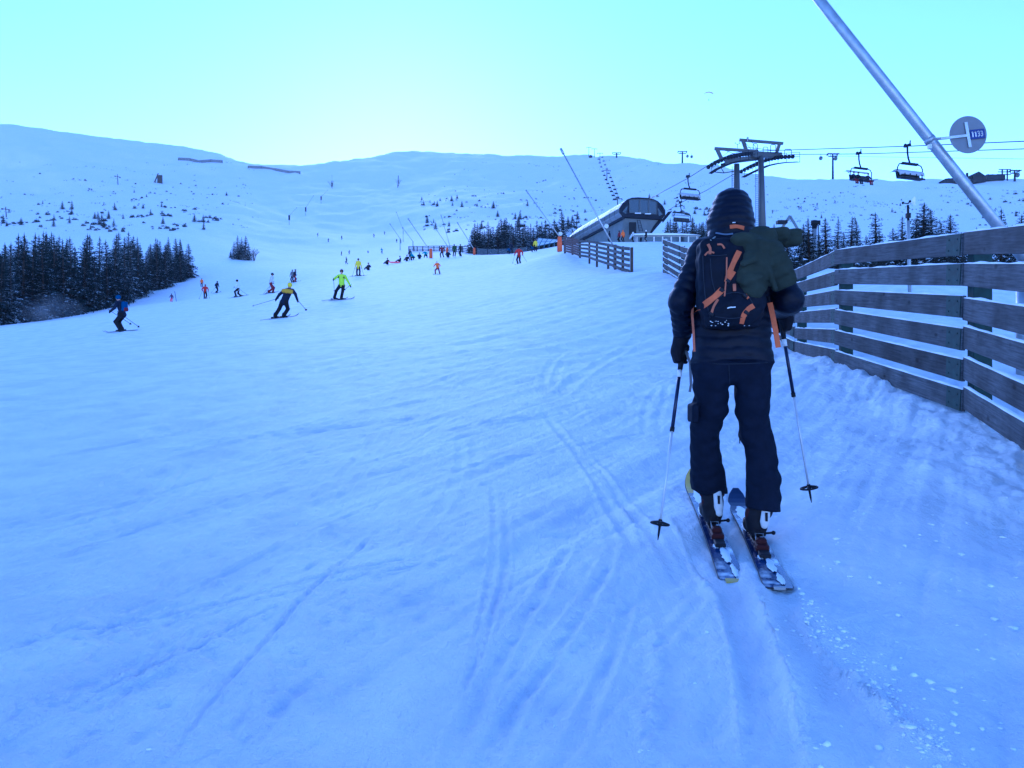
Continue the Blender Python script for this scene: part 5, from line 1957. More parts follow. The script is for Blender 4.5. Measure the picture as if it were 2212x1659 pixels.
def near_lance():
    D = 9.6
    bx, by = at(2212, 560, D).x, D
    base = at(2215, 563, D)
    tip = base + (at(1770, 0, D + .2) - base) * 1.35
    g = gz(base.x, base.y)
    o = Vector((base.x, base.y, g))
    root = thing('snow_lance', 'galvanised slanted lance pole carrying the round 1133 sign behind the near fence', 'snow lance', o)
    m = MB(); m.tube([(0, 0, -.5), base - o + Vector((0, 0, -.2))], .10, 18); m.build('foot_tube', M_METAL, root)
    u = (tip - base).normalized()
    m = MB(); m.disc(base - o + Vector((0, 0, -.2)), (0, 0, 1), .16, .03, 18); m.tube([base - o + Vector((0, 0, -.2)), base - o], .05, 10); m.build('pivot', M_METAL, root)
    m = MB(); m.tube([base - o - u * .25, base - o + u * 1.2, base - o + u * 2.6, tip - o], [.066, .064, .062, .058], 24); m.build('pole', M_METAL, root)
    m = MB(); m.tube([tip - o, tip - o + u * .5], [.09, .08], 14); m.build('nozzle_head', M_METAL, root)
    # sign: disc, arm, vertical batten, blue number plate
    y0 = D - .12
    C = at(2091, 291, y0) - o
    sg = mat('sign_back', (.17, .18, .205), .55, .1, noise=(5, .9, 1.1))
    m = MB(); m.disc(C, (0, -1, 0), .222, .008, 48); disc = m.build('sign_disc', sg, root)
    b = lambda px, py, dy=0: at(px, py, y0 - dy) - o
    m = MB(); m.beam(b(2086, 264, .014), b(2095.5, 318, .014), .036, .012, up=(0, 1, 0)); m.build('batten', M_METAL, root)
    m = MB(); m.beam(b(2089, 293, .02), b(2031, 299.5, .02), .03, .02, up=(0, 1, 0)); m.tube([b(2031, 299.5, .02), b(2024, 300, -.02)], .016, 8); m.build('sign_arm', M_METAL, root)
    c0 = base + (at(1770, 0, D + .2) - base) * ((563 - 305) / 563.0) - o
    m = MB(); m.tube([c0 - u * .03, c0 + u * .03], .069, 20); m.box(b(2008, 317, .0), (.03, .05, .05)); m.build('clamp', M_METAL, root)
    blue = mat('blue_plate', (.012, .02, .16), .4)
    c = b(2111.5, 289.5, .016)
    rot = Matrix.Rotation(-R(6), 3, 'Y')
    m = MB(); m.box(c, (.172, .008, .112), rot); pl = m.build('number_plate', blue, root)
    wh = mat('white_print', (.8, .8, .82), .5)
    m = MB()
    h = .060
    x = -.070
    for chh in '1133':
        for (ax, az), (bx_, bz) in DIGITS[chh]:
            p = rot @ Vector((x + ax * h * 1.0 * .62, -.0065, (az - .5) * h)); q = rot @ Vector((x + bx_ * h * .62, -.0065, (bz - .5) * h))
            dd = (q - p).normalized() * .003
            m.beam(c + p - dd, c + q + dd, .0105, .0025, up=(0, 1, 0))
        x += .036
    m.build('number', wh, pl)
    return root


def masts_and_lances():
    near_lance()
    # big lance behind the wavy fence
    lance('tall pale lance slanting up left above the wavy fence', at(1327, 535, 53), at(1216, 330, 55), .056, None, (.21, .15))
    lance('lance with orange crash pad at the left end of the wavy fence', at(1209, 512, 80), at(1140, 416, 82), .05, 1.5, (.06, .2))
    for lab, a, b, d, pad in (('lance with orange pad rising from the resting row', (1365, 1000), (1210, 775), 118, 1.4),
                              ('leftmost thin lance above the crest fence', (1145, 905), (1075, 805), 230, None),
                              ('second thin lance from the left above the crest fence', (1167, 845), (1120, 720), 300, None),
                              ('lance leaning over the left part of the crest fence', (1237, 925), (1165, 830), 215, None),
                              ('lance with orange pad behind the standing group', (1482, 955), (1370, 790), 160, 1.1),
                              ('steep thin lance behind the standing group', (1500, 955), (1440, 745), 175, None),
                              ('lance with orange pad at the right end of the crest fence', (1676, 985), (1560, 800), 150, 1.3)):
        f = lambda p, dd: at(518.5 + p[0] * .302, 242 + p[1] * .302, dd)
        bs = f(a, d); g = gz(bs.x, bs.y)
        bs.z = max(bs.z, g + .6)
        lance(lab, bs, f(b, d + 2), .07 if d < 200 else .09, pad)
    for lab, a, b in (('lowest thin lance on the left edge of the upper run', (352, 800), (405, 685)), ('second thin lance up the left edge of the upper run', (470, 730), (525, 600)),
                      ('third thin lance up the left edge of the upper run', (580, 660), (625, 560)), ('topmost lance before a bare bush high on the run', (660, 555), (658, 455))):
        px, py = 518.5 + a[0] * .302, 242 + a[1] * .302
        x, y = ground_far(px, py, 150)
        bs = Vector((x, y, gz(x, y) + 4.5))
        tp = at(518.5 + b[0] * .302, 242 + b[1] * .302, y)
        r = lance(lab, bs, tp, .12)
        m = MB(); m.box((0, 0, 3.6), (.7, .7, 2.6)); m.build('valve_box', M_DARKMETAL, r)
    for px, py, h, sd, lab in ((717, 405, 9, 5, 'bare bush round the topmost lance on the run'), (860, 404, 8, 6, 'bare bush right of the topmost lance, high on the run')):
        x, y = ground_far(px, py, 150); bare_bush(x, y, h, lab, sd, 8, r0=.02)
    m = MB(); m.tube([(0, 0, -1), (.6, 0, 9.5)], .25, 6); oo = m.build('marker_post', M_DARKMETAL); x, y = ground_far(859, 405, 150); oo.location = (x, y, gz(x, y)); tag(oo, 'dark post in the bare bush right of the topmost lance', 'post')
    # T posts and a wind shelter on the left hill
    for px, yt, yb, lab in ((294 * .864 + 1, 374, 397, 'T-shaped marker post in the middle of the left hill'), (14, 446, 468, 'T-shaped marker post at the left picture edge above the wood')):
        x, y = ground_far(px, yb, 120); H = (yb - yt) / F * y
        r = thing('marker_post', lab, 'post', (x, y, gz(x, y)))
        m = MB(); m.tube([(0, 0, -1), (-.4, 0, H)], [.28, .2], 6); m.build('post', M_BARK, r)
        m = MB(); m.beam((-2.0, 0, H * .82), (1.4, 0, H * .72), .3, .3); m.box((-2.0, 0, H * .80), (.7, .5, .6)); m.box((1.3, 0, H * .68), (.7, .5, .5)); m.build('cross_piece', M_BARK, r)
    x, y = ground_far(341, 388, 120)
    r = thing('plank_tower', 'small plank box with a leaning beam on the left hill', 'hut', (x, y, gz(x, y)))
    for k in range(5):
        m = MB(); m.box((.2 + k * .62, 0, 2.6), (.55, 1.6, 5.8 - .25 * (k % 2))); m.build('plank', M_BARK, r)
    m = MB(); m.beam((-2.6, 0, -.2), (.3, 0, 6.8), .6, .6); m.beam((-3.2, 0, .3), (-1.2, 0, .6), .5, .5); m.build('beam', M_BARK, r)
    # wind mast with anemometer
    b = at(1966, 636, 18); b.z = gz(b.x, b.y)
    top = at(1961, 437, 18) - b
    r = thing('wind_mast', 'slender grey mast with cup anemometer and wind vane behind the near fence', 'mast', b)
    m = MB(); m.tube([(0, 0, -.4), top * .80], [.040, .036], 14); m.build('tube', mat('grey_mast', (.34, .36, .38), .5, .4, noise=(6, .85, 1.1)), r)
    m = MB(); m.tube([top * .80, top * .97], .026, 10); m.build('spindle', M_BLACK, r)
    m = MB(); m.box(top * .855, (.085, .085, .11)); m.build('control_box', M_BLACK, r)
    m = MB(); h = top * .985
    for k in range(3):
        a = k * 2.094 + .5
        e = h + Vector((math.cos(a) * .10, math.sin(a) * .10, .03)); m.tube([h, e], .012, 5); m.ell(e, (.03, .03, .03), 8, 5)
    m.build('cups', M_BLACK, r)
    m = MB()
    e = h + Vector((.06, 0, .02))
    m.tube([h, h + Vector((.14, 0, .03))], .014, 6)
    q = [h + Vector((.06, 0, .04)), h + Vector((.13, 0, -.02)), h + Vector((.17, 0, -.06)), h + Vector((.18, 0, .14)), h + Vector((.15, 0, .17))]
    m.add(q + [p + Vector((0, .006, 0)) for p in q], [(0, 1, 2, 3, 4), (9, 8, 7, 6, 5)] + [(i, (i + 1) % 5, 5 + (i + 1) % 5, 5 + i) for i in range(5)])
    m.build('vane', M_WHITEPL, r)
    # A-frame and snow gun tower between the trees
    pale = mat('pale_steel', (.22, .24, .27), .5, .3)
    b = at(1706, 540, 58); b.z = gz(b.x, b.y)
    r = thing('a_frame', 'pale steel A-frame rising left of the snow gun among the spruces', 'frame', b)
    tp = z4(1200, 915, 58) - b
    m = MB(); m.tube([z4(1105, 1060, 58) - b, tp], .10, 8); m.build('leg', pale, r)
    m = MB(); m.tube([z4(1420, 1235, 58) - b, z4(1310, 1100, 58) - b, tp], .10, 8); m.build('leg', pale, r)
    m = MB(); m.tube([z4(1300, 1100, 58) - b, z4(1400, 1100, 58) - b], .06, 6); m.build('strut', pale, r)
    m = MB(); m.box(z4(1122, 975, 57.8) - b, (.7, .5, .22)); m.build('lamp', M_BLACK, r)
    b = at(1758, 548, 57); b.z = gz(b.x, b.y)
    r = thing('snow_gun_tower', 'stout grey column with a black comb-like head among the spruces', 'snow gun', b)
    m = MB(); m.tube([(0, 0, -.5), z4(1432, 1040, 57) - b], [.20, .17], 12); m.build('column', pale, r)
    m = MB(); m.tube([z4(1432, 1040, 57) - b, z4(1440, 960, 57) - b], [.17, .22], 12); m.build('neck', M_DARKMETAL, r)
    for k in range(7):
        m = MB(); m.tube([z4(1408 + k * 12.5, 1003 - (k % 2) * 8, 56.7) - b, z4(1408 + k * 12.5, 958, 56.7) - b], .06, 7); m.build('nozzle', M_BLACK, r)
    m = MB(); m.tube([z4(1470, 1000, 57) - b, z4(1470, 1220, 57) - b], .04, 5); m.build('hose', M_BLACK, r)
    # thin marker wand on the left run
    x, y = survey_x(382, 92), 92
    m = MB(); m.tube([(0, 0, -.3), (-.25, 0, 1.2)], .03, 5); oo = m.build('marker_wand', M_DARKMETAL); oo.location = (x, y, gz(x, y)); tag(oo, 'thin slanting marker wand at the wood edge', 'marker')
    # ridge buildings on the right
    d = 447
    b = at(2088, 392, d); b.z = gz(b.x, b.y)
    r = thing('mountain_hut', 'dark gabled mountain hut on the right ridge behind the lance', 'hut', b)
    wood = mat('dark_timber', (.022, .02, .026), .85, spec=.1); roofm = mat('dark_roof', (.014, .016, .026), .85, spec=.1)
    m = MB(); m.box((-2.5, 0, .8), (21, 9, 2.8)); m.box((3.6, -1, 1.6), (6.2, 9, 3.4)); m.build('wall', wood, r)
    m = MB(); m.add([(-13.5, -5.2, 1.9), (1, -5.2, 1.9), (1, 5.2, 1.9), (-13.5, 5.2, 1.9), (-12, 0, 3.1), (1, 0, 3.4)], [(0, 1, 5, 4), (2, 3, 4, 5), (0, 4, 3), (1, 2, 5)]); m.build('roof', roofm, r)
    m = MB(); m.add([(-.3, -6, 2.9), (7.5, -6, 2.9), (7.5, 5, 2.9), (-.3, 5, 2.9), (3.4, -6, 5.6), (3.4, 5, 5.6)], [(0, 1, 4), (2, 3, 5), (1, 2, 5, 4), (3, 0, 4, 5)]); rf = m.build('roof', roofm, r)
    m = MB(); m.box((.3, 0, 5.1), (.9, .9, 2.4)); m.build('chimney', roofm, rf)
    for k in range(4):
        m = MB(); m.box((-9 + k * 2.6, -4.55, 1.1), (1.5, .15, 1.1)); m.build('window', mat('dark_glass', (.015, .02, .03), .08), r)
    b = at(2158, 393, 445); b.z = gz(b.x, b.y)
    r = thing('ridge_lift_station', 'dark lift head with crossarms on the right ridge, right of the hut', 'lift station', b)
    m = MB(); m.box((-3, 0, 1.3), (10, 5, 3)); m.build('housing', M_DARKMETAL, r)
    for x in (1.8, 4.6):
        m = MB(); m.tube([(x, 0, -1), (x, 0, 6.2)], .4, 7); m.build('mast', M_DARKMETAL, r)
    for z in (3.4, 4.8, 6.2):
        m = MB(); m.beam((-2 + z * .3, 0, z), (6.6, 0, z), .4, .4); m.build('cross_arm', M_DARKMETAL, r)
    m = MB()
    for x in (-6, -3.5, -1): m.ell((x, .5, 2.8), (1.3, 1.2, .9), 8, 5)
    m.build('drum', M_DARKMETAL, r)
    # paraglider
    c = at(1531, 205, 620)
    r = thing('paraglider', 'tiny pale paraglider with reddish edge in the sky left of the tower', 'paraglider', c)
    wing = MB(); wing2 = MB(); N = 14; vs = []
    for i in range(N + 1):
        a = R(-68) + R(136) * i / N
        ch = 1.1 * math.cos(a * .9) + .25
        x, z = 3.9 * math.sin(a), 2.5 * math.cos(a) - .4
        vs += [(x, -ch, z), (x, -ch * .4, z + .28), (x, ch, z + .02), (x, ch * .2, z - .12)]
    fs = []
    for i in range(N):
        for k in range(4): fs.append((i * 4 + k, i * 4 + (k + 1) % 4, i * 4 + 4 + (k + 1) % 4, i * 4 + 4 + k))
    wing.add(vs, fs, True); wing.build('canopy', mat('canopy_cloth', (.78, .55, .52), .6, noise=(.4, .7, 1.2)), r)
    ln = MB()
    for x in (-3.4, -1.8, 0, 1.8, 3.4):
        ln.tube([(x, 0, 2.5 * math.cos(math.asin(min(1, abs(x) / 3.9))) - .5), (.1, 0, -3.4)], .015, 3)
    ln.build('lines', M_BLACK, r)
    person('paraglider pilot hanging below the tiny canopy', 0, 0, 1.8, 0, 'black', 'black', 'black', 'sit', .09, None, loc=c + Vector((.1, 0, -4.3)))

# ------------------------------------------------------------------ the near skier, seen from behind
def wrinkle(seed, amp, freq):
    r = np.random.default_rng(seed)
    k = r.normal(size=(7, 3)) * freq; ph = r.uniform(0, 6.3, 7)
    k[:, 2] *= 1.5

    def f(X, Y, Z, t=0):
        wx = X + .02 * np.sin(Z * 23 + seed); wz = Z + .015 * np.sin(X * 31)
        v = 0
        for a, p in zip(k, ph):
            v = v + np.sin(wx * a[0] + Y * a[1] + wz * a[2] + p)
        return amp * v / 3
    return f


def near_skier():
    D0 = 4.2

    def S(px, py, dd=0.0):
        return at(px, py, D0 + dd)

    jk = mat('puffer_nylon', (.0034, .0046, .0145), .48, spec=.16, noise=(30, .8, 1.2), bump=(45, .18, .003))
    tr = mat('shell_trousers', (.0068, .0088, .0205), .8, spec=.1, noise=(22, .8, 1.2), bump=(90, .15, .002))
    sk = cm('skin')
    gl = mat('glove_black', (.006, .006, .012), .7, spec=.15, bump=(60, .2, .003))
    sd = Sdf()
    J, T, SK = 0, 1, 2

    def quilt(spacing, amp, axis=None, a=None, b=None):
        L = (Vector(b) - Vector(a)).length if a is not None else 1
        w = wrinkle(5, .0016, 60)

        def f(X, Y, Z, t):
            s = (t * L if a is not None else Z + .006 * np.sin(X * 25) + .02 * X) / spacing
            return amp * (np.abs(np.sin(np.pi * s)) ** .6 - .6) + w(X, Y, Z)
        return f
    up = (0, 0, 1)
    hemz = S(1582, 778, 0).z
    # torso in a quilted jacket
    sd.cone(S(1582, 585, .04), S(1582, 700, .02), .178, .188, J, .05, ys=1.38, disp=quilt(.055, .0075))
    sd.cone(S(1582, 700, .02), S(1583, 800, .0), .190, .205, J, .04, ys=1.38, disp=quilt(.055, .009), clip=[((0, 0, 1), hemz)])
    sd.cone(S(1525, 548, .04), S(1645, 548, .04), .078, .078, J, .07, disp=quilt(.05, .005))
    sd.cone(S(1583, 500, .07), S(1583, 560, .05), .082, .12, J, .06, ys=1.1)
    # hood
    hq = quilt(.036, .007)
    sd.cone(S(1581, 448, .10), S(1578, 484, .085), .102, .113, J, .03, ys=.92, disp=hq)
    sd.cone(S(1578, 484, .085), S(1577, 520, .06), .112, .098, J, .05, ys=.95, disp=hq)
    # face in the hood opening
    sd.ell(S(1584, 462, .20), (.072, .055, .10), SK, .012)
    sd.cone(S(1584, 468, .25), S(1584, 476, .272), .012, .017, SK, .012)
    sd.cone(S(1575, 492, .25), S(1593, 492, .25), .008, .008, SK, .01)
    # arms
    a, b, c = S(1518, 548, .04), S(1471, 650, -.03), S(1474, 722, .13)
    sd.cone(a, b, .072, .060, J, .05, disp=quilt(.05, .008, None, a, b))
    sd.cone(b, c, .062, .048, J, .035, disp=quilt(.045, .0075, None, b, c))
    a, b, c = S(1652, 550, .04), S(1704, 648, -.05), S(1688, 668, .24)
    sd.cone(a, b, .078, .070, J, .05, disp=quilt(.05, .008, None, a, b))
    sd.cone(b, c, .072, .050, J, .035, disp=quilt(.045, .0075, None, b, c))
    # seat and legs
    w1 = wrinkle(9, .0046, 30)
    sd.cone(S(1538, 792, .0), S(1625, 792, .0), .098, .098, T, .06, disp=w1)
    sd.cone(S(1560, 760, .0), S(1605, 760, .0), .115, .115, T, .05, ys=1.1)
    LL = [(1537, 800, .0, .098), (1535, 880, .09, .089), (1524, 925, .15, .079), (1522, 962, .19, .077), (1530, 1035, .28, .097), (1533, 1085, .33, .099)]
    RL = [(1624, 800, .0, .098), (1626, 880, .03, .086), (1631, 936, .06, .082), (1645, 977, .06, .075), (1649, 1035, .05, .089), (1646, 1125, .04, .091)]
    for chain, yb in ((LL, 1060), (RL, 1100)):
        for p, q in zip(chain[:-1], chain[1:]):
            last = q is chain[-1]
            cl = [((.12, 0, 1), .12 * S(*q[:3]).x + S(q[0], yb, q[2]).z)] if last else None
            sd.cone(S(*p[:3]), S(*q[:3]), p[3], q[3], T, .016, disp=w1, clip=cl)
    # cargo pocket
    sd.rbox(S(1497, 892, .06), (.018, .07, .05), .012, T, .015)
    body = sd.build('person', [jk, tr, sk], .0075)
    tag(body, 'person in black hooded puffer jacket ski touring away from us, seen from behind', 'person')

    # gloves with fingers closed round the grips
    def glove(hand, grip_dir, side, fwd, elbow):
        g = Sdf()
        u = Vector(grip_dir).normalized()
        out = Vector(side).normalized()
        f = Vector(fwd).normalized()
        c = Vector(hand)
        g.rbox(c + out * .028, (.022, .040, .044), .018, 0, .015)
        g.cone(c + out * .03 + u * .02, Vector(elbow), .036, .046, 0, .03)
        for k, (off, ln) in enumerate(((.038, .95), (.013, 1.05), (-.012, 1.0), (-.036, .82))):
            base = c + out * .022 + u * off + f * .036
            mid = c - out * .012 + u * (off - .003) + f * .046 * ln
            e = c - out * .034 + u * (off - .006) + f * .012 * ln
            g.cone(base, mid, .0135, .0125, 0, .006); g.cone(mid, e, .0125, .011, 0, .006)
        b0 = c + out * .018 + u * .040 - f * .028
        b1 = c - out * .016 + u * .044 - f * .022
        b2 = c - out * .030 + u * .036 + f * .012
        g.cone(b0, b1, .0155, .014, 0, .008); g.cone(b1, b2, .014, .0115, 0, .006)
        return g.build('glove', gl, .0035, body)

    # poles -------------------------------------------------------------
    def pole(label, top, tip, split, handle=True):
        top, tip = Vector(top), Vector(tip)
        r = thing('ski_pole', label, 'ski pole', tip)
        u = (top - tip).normalized()
        L = (top - tip).length
        white = mat('pole_white', (.55, .57, .62), .35, .2, noise=(8, .85, 1.1)); nv = mat('pole_navy', (.010, .014, .05), .3, .2)
        m = MB(); m.tube([u * .09, u * (L * split)], [.0062, .0075], 12); m.build('lower_shaft', white, r)
        m = MB(); m.tube([u * (L * split), u * (L - .13)], .0098, 12); m.build('upper_shaft', nv, r)
        m = MB(); m.tube([u * (L * split - .012), u * (L * split + .012)], .0125, 12); m.build('clamp', M_BLACK, r)
        m = MB(); m.tube([u * (L - .15), u * (L - .10), u * (L - .04), u * (L + .0), u * (L + .015)], [.013, .016, .015, .018, .010], 12); m.build('grip', M_BLACK, r)
        m = MB(); m.tube([u * (L - .19), u * (L - .15)], .0125, 12); m.build('collar', M_WHITEPL, r)
        # basket: hub, ring and spokes
        m = MB(); p = u * .085
        a, b = frame_of(u)
        ring = [p + (a * math.cos(t) + b * math.sin(t)) * .046 for t in [2 * math.pi * k / 20 for k in range(21)]]
        m.tube(ring, .0055, 6, False)
        for k in range(6):
            t = k * math.pi / 3; m.tube([p + u * .012, p + (a * math.cos(t) + b * math.sin(t)) * .046], .0065, 5)
        m.tube([p - u * .012, p + u * .022], [.012, .010], 10); m.build('basket', M_BLACK, r)
        m = MB(); m.tube([(0, 0, 0), u * .03, u * .085], [.002, .006, .0075], 8); m.build('tip', M_BLACK, r)
        return r, u
    lh, rh = S(1476, 744, .16), S(1684, 676, .30)
    lt = S(1421, 1167, -.12); rt = S(1753, 1086, .32)
    lt.z = max(lt.z, gz(lt.x, lt.y) - .03)
    r, u1 = pole('left ski pole of the touring skier, planted beside the left ski', lh, lt, .55)
    m = MB(); st = lh - lt
    m.ribbon([st + Vector((.01, 0, -.03)), st + Vector((.03, -.03, -.10)), st + Vector((.035, -.03, -.22)), st + Vector((.03, -.02, -.26))], .014, (0, -1, .1), .002); m.build('strap', mat('grey_strap', (.25, .26, .3), .8), r)
    glove(lh - u1 * .06, u1, Vector((-1, -.35, 0)), Vector((-.1, 1, 0)), S(1474, 722, .13))
    r, u2 = pole('right ski pole of the touring skier, swung out to the fence side', rh, rt, .57)
    glove(rh - u2 * .06, u2, Vector((1, -.35, 0)), Vector((.1, 1, 0)), S(1688, 668, .24))

    # skis, bindings, boots ----------------------------------------------
    top_blue = mat('ski_topsheet', (.012, .026, .10), .25, noise=(7, .6, 1.5), snow=(.02, 9), coat=.2)
    base_m = mat('ski_edge', (.02, .02, .025), .4)
    yel = mat('ski_yellow', (.55, .42, .10), .4, noise=(9, .8, 1.15), snow=(-.1, 9))
    red = mat('binding_red', (.035, .008, .010), .55, spec=.15); wht = mat('boot_white', (.52, .53, .54), .4, noise=(14, .85, 1.08))
    bk = mat('boot_black', (.007, .007, .012), .6, spec=.15, noise=(9, .7, 1.4))
    snowm = M_SNOWCAP

    def touring_ski(label, tailp, tipp, heel_q, tipmat, lift, footpx, spoil):
        a, b = ground_at(*tailp), ground_at(*tipp)
        A, B = Vector((a[0], a[1], 0)), Vector((b[0], b[1], 0))
        dirv = (B - A).normalized()
        L = 1.72
        B = A + dirv * L
        smp = [A.lerp(B, t) for t in np.linspace(.05, .85, 14)]
        hs = [gz(p.x, p.y) for p in smp]
        za = np.polyfit([(p - A).length for p in smp], hs, 1)
        lift0 = max(h - np.polyval(za, (p - A).length) for p, h in zip(smp, hs)) * .6 + .008
        pit = math.atan(za[0]); yaw = math.atan2(-dirv.x, dirv.y)
        back = .47
        O = A + dirv * (L * back); O.z = np.polyval(za, L * back) + lift0
        r = thing('ski', label, 'ski', O)
        r.rotation_euler = (Matrix.Rotation(yaw, 4, 'Z') @ Matrix.Rotation(pit, 4, 'X')).to_euler()
        m = MB(); vs, fs = ski_mesh(L, .112, 40, .26, .014, .085, back)
        m.add(vs, fs)
        # faces: edge/base dark, top sheet blue, last part of the tip in its own colour
        for i, f in enumerate(m.f):
            zs = [m.v[j] for j in f]; cy = sum(p[1] for p in zs) / len(zs)
            seg = i % 4 if i < 160 else 9
            m.m[i] = 0 if seg != 2 else (2 if cy > L * (1 - back) - .30 else 1)
        m.build('ski_body', [base_m, top_blue, tipmat], r)
        # thin snow lying on the top sheet, in patches
        rr = random.Random(int(tailp[0]))
        sm = MB()
        for y0, y1, xc, w in ((-.60, -.38, .012, .05), (-.40, -.33, -.02, .035), (.30, .72, .0, .075), (-.78, -.62, .022, .035), (.12, .3, -.028, .03)):
            n = 9; vs = []; fs = []
            for i in range(n + 1):
                q = i / n; e = math.sin(math.pi * min(max(q, .03), .97)) ** .4
                yy = y0 + (y1 - y0) * q
                x1, x2 = xc - w / 2 * e * rr.uniform(.6, 1.1), xc + w / 2 * e * rr.uniform(.6, 1.1)
                x1, x2 = max(x1, -.047), min(x2, .047)
                vs += [(x1, yy, .0125), ((x1 + x2) / 2, yy, .0145 + .007 * e), (x2, yy, .0125)]
            for i in range(n):
                for k in (0, 1): fs.append((i * 3 + k, i * 3 + k + 1, i * 3 + 4 + k, i * 3 + 3 + k))
            sm = MB(); sm.add(vs, fs, True); sm.build('snow_patch', snowm, r)
        if spoil:
            t = MB(); t.box((0, -L * back - .012, .006), (.075, .04, .014)); t.build('skin_clip', yel, r)
        else:
            t = MB(); t.box((0, -L * back - .004, .008), (.05, .02, .012)); t.build('skin_clip', M_METAL, r)
        # binding: plate, toe piece, heel tower, wire riser
        m = MB(); m.box((0, -.02, .020), (.05, .52, .012)); m.build('binding_plate', M_BLACK, r, bevel=.003)
        m = MB(); m.box((0, .18, .045), (.075, .09, .05)); m.box((0, .235, .035), (.04, .05, .03)); m.build('toe_piece', M_BLACK, r, bevel=.008)
        m = MB(); m.box((0, -.26, .038), (.066, .10, .035)); m.box((0, -.245, .062), (.05, .05, .03)); m.build('heel_piece', red, r, bevel=.006)
        m = MB(); m.box((0, -.36, .026), (.055, .08, .022)); m.build('brake_plate', M_BLACK, r, bevel=.004)
        m = MB(); m.tube([(-.02, -.21, .05), (-.02, -.17, .05 + lift), (.02, -.17, .05 + lift), (.02, -.21, .05)], .004, 6); m.build('riser_wire', M_METAL, r)
        m = MB(); m.tube([(.03, -.12, .05 + lift * .6), (.075, -.12, .055 + lift * .6)], .006, 6); m.ell((.08, -.12, .055 + lift * .6), (.012, .012, .012), 6, 4); m.build('brake_arm', M_BLACK, r)
        return r, yaw, pit

    # boots follow the skis: heel lifted, toe held in the toe piece
    def boot(skir, leg_end, lift, label):
        M = skir.matrix_basis.copy()
        bt = Sdf()
        P = lambda x, y, z: M @ Vector((x, y, z))
        toe, ball, heel = P(0, .15, .065), P(0, .07, .07), P(0, -.115, .085 + lift)
        bt.cone(toe, ball, .040, .046, 0, .03); bt.cone(ball, heel, .046, .044, 0, .03)
        le = Vector(leg_end)
        ank = heel + Vector((0, .02, .06))
        bt.cone(heel + (toe - heel) * .12, ank, .050, .052, 0, .03)
        bt.cone(ank, le, .054, .066, 0, .03)
        # sole block, buckles, cuff rim
        bt.rbox((heel + Vector((0, .01, -.035))), (.036, .045, .016), .01, 0, .01)
        bt.cone(ank.lerp(le, .55) + Vector((-.055, -.01, 0)), ank.lerp(le, .55) + Vector((.055, -.01, 0)), .016, .016, 1, .006)
        bt.cone(ank.lerp(le, .1) + Vector((-.05, -.01, 0)), ank.lerp(le, .1) + Vector((.05, .0, 0)), .014, .014, 1, .006)
        o = bt.build('boot', [bk, red], .005, body)
        # white walk-mode spine at the back
        w = Sdf()
        a, b = heel + Vector((.018, -.058, .015)), ank.lerp(le, .85) + Vector((.012, -.072, .02))
        w.cone(a, b, .019, .017, 0, .01, ys=1.6); w.cone(a.lerp(b, .25), a.lerp(b, .75), .025, .022, 0, .01, ys=1.7)
        so = w.build('spine', wht, .004, o)
        m = MB(); c = a.lerp(b, .52) + Vector((0, -.018, 0)); m.box(c, (.012, .008, .045)); m.build('spine_slot', bk, o)
        return o
    body_inv = body.matrix_world.inverted()
    r1, y1, p1 = touring_ski('left ski of the touring skier, with worn yellow tip and tail clip', (1585, 1238), (1495, 1056), .5, yel, .03, None, True)
    r2, y2, p2 = touring_ski('right ski of the touring skier, with dark blue tip', (1684, 1276), (1586, 1066), .5, mat('ski_dark_tip', (.008, .016, .06), .3, noise=(6, .7, 1.3)), .03, None, False)
    boot(r1, S(1536, 1050, .30), .02, 'left')
    boot(r2, S(1642, 1100, .05), .02, 'right')

    # backpack ------------------------------------------------------------
    pk = mat('pack_navy', (.0045, .006, .014), .7, spec=.15, noise=(18, .7, 1.3), bump=(40, .25, .004))
    ora = mat('pack_strap_orange', (.50, .115, .035), .75, noise=(25, .8, 1.15))
    ora2 = mat('faded_strap', (.38, .12, .06), .8, noise=(25, .8, 1.15))
    z6 = lambda x, y: (1382.6 + x * .2709, 380.2 + y * .2709)
    bp = Sdf()
    wp = wrinkle(14, .004, 30)
    bp.rbox(S(1578, 612, -.16), (.168, .085, .165), .06, 0, .03, disp=wp)
    bp.rbox(S(1570, 545, -.13), (.145, .085, .065), .045, 0, .03, disp=wp)
    bp.ell(S(1588, 672, -.20), (.135, .085, .085), 0, .04, disp=wp)
    bp.rbox(S(1578, 690, -.14), (.14, .07, .045), .03, 0, .03, disp=wp)
    # cut a dark haul handle and side compression wings
    bp.cone(S(1515, 640, -.05), S(1520, 560, -.02), .03, .035, 0, .02)
    root = thing('backpack', 'dark navy touring backpack with bright orange straps on the skier', 'backpack', S(1578, 700, -.16))
    O = Vector(root.location)
    bo = bp.build('pack_body', pk, .007, root); bo.location = -O
    # the green jacket tied over it
    gj = Sdf()
    wg = wrinkle(21, .008, 24); wg2 = wrinkle(33, .005, 60)
    wd = lambda X, Y, Z, t: wg(X, Y, Z) + wg2(X, Y, Z)
    z = lambda x, y, dd: S(*z6(x, y), dd)
    gj.cone(z(790, 520, -.20), z(965, 465, -.17), .034, .042, 0, .03, disp=wd)
    gj.ell(z(900, 790, -.235), (.078, .055, .115), 0, .03, disp=wd)
    gj.cone(z(1010, 500, -.19), z(1085, 700, -.215), .052, .066, 0, .025, ys=1.15, disp=wd)
    gj.cone(z(1085, 700, -.215), z(1130, 830, -.20), .066, .068, 0, .025, ys=1.15, disp=wd, clip=[((-.42, 0, 1), float(z(1180, 885, -.2).z - .42 * z(1180, 885, -.2).x))])
    gj.cone(z(930, 560, -.21), z(890, 860, -.235), .060, .048, 0, .03, disp=wd)
    gj.rbox(z(1185, 490, -.06), (.066, .028, .046), .018, 0, .02, disp=wg2)
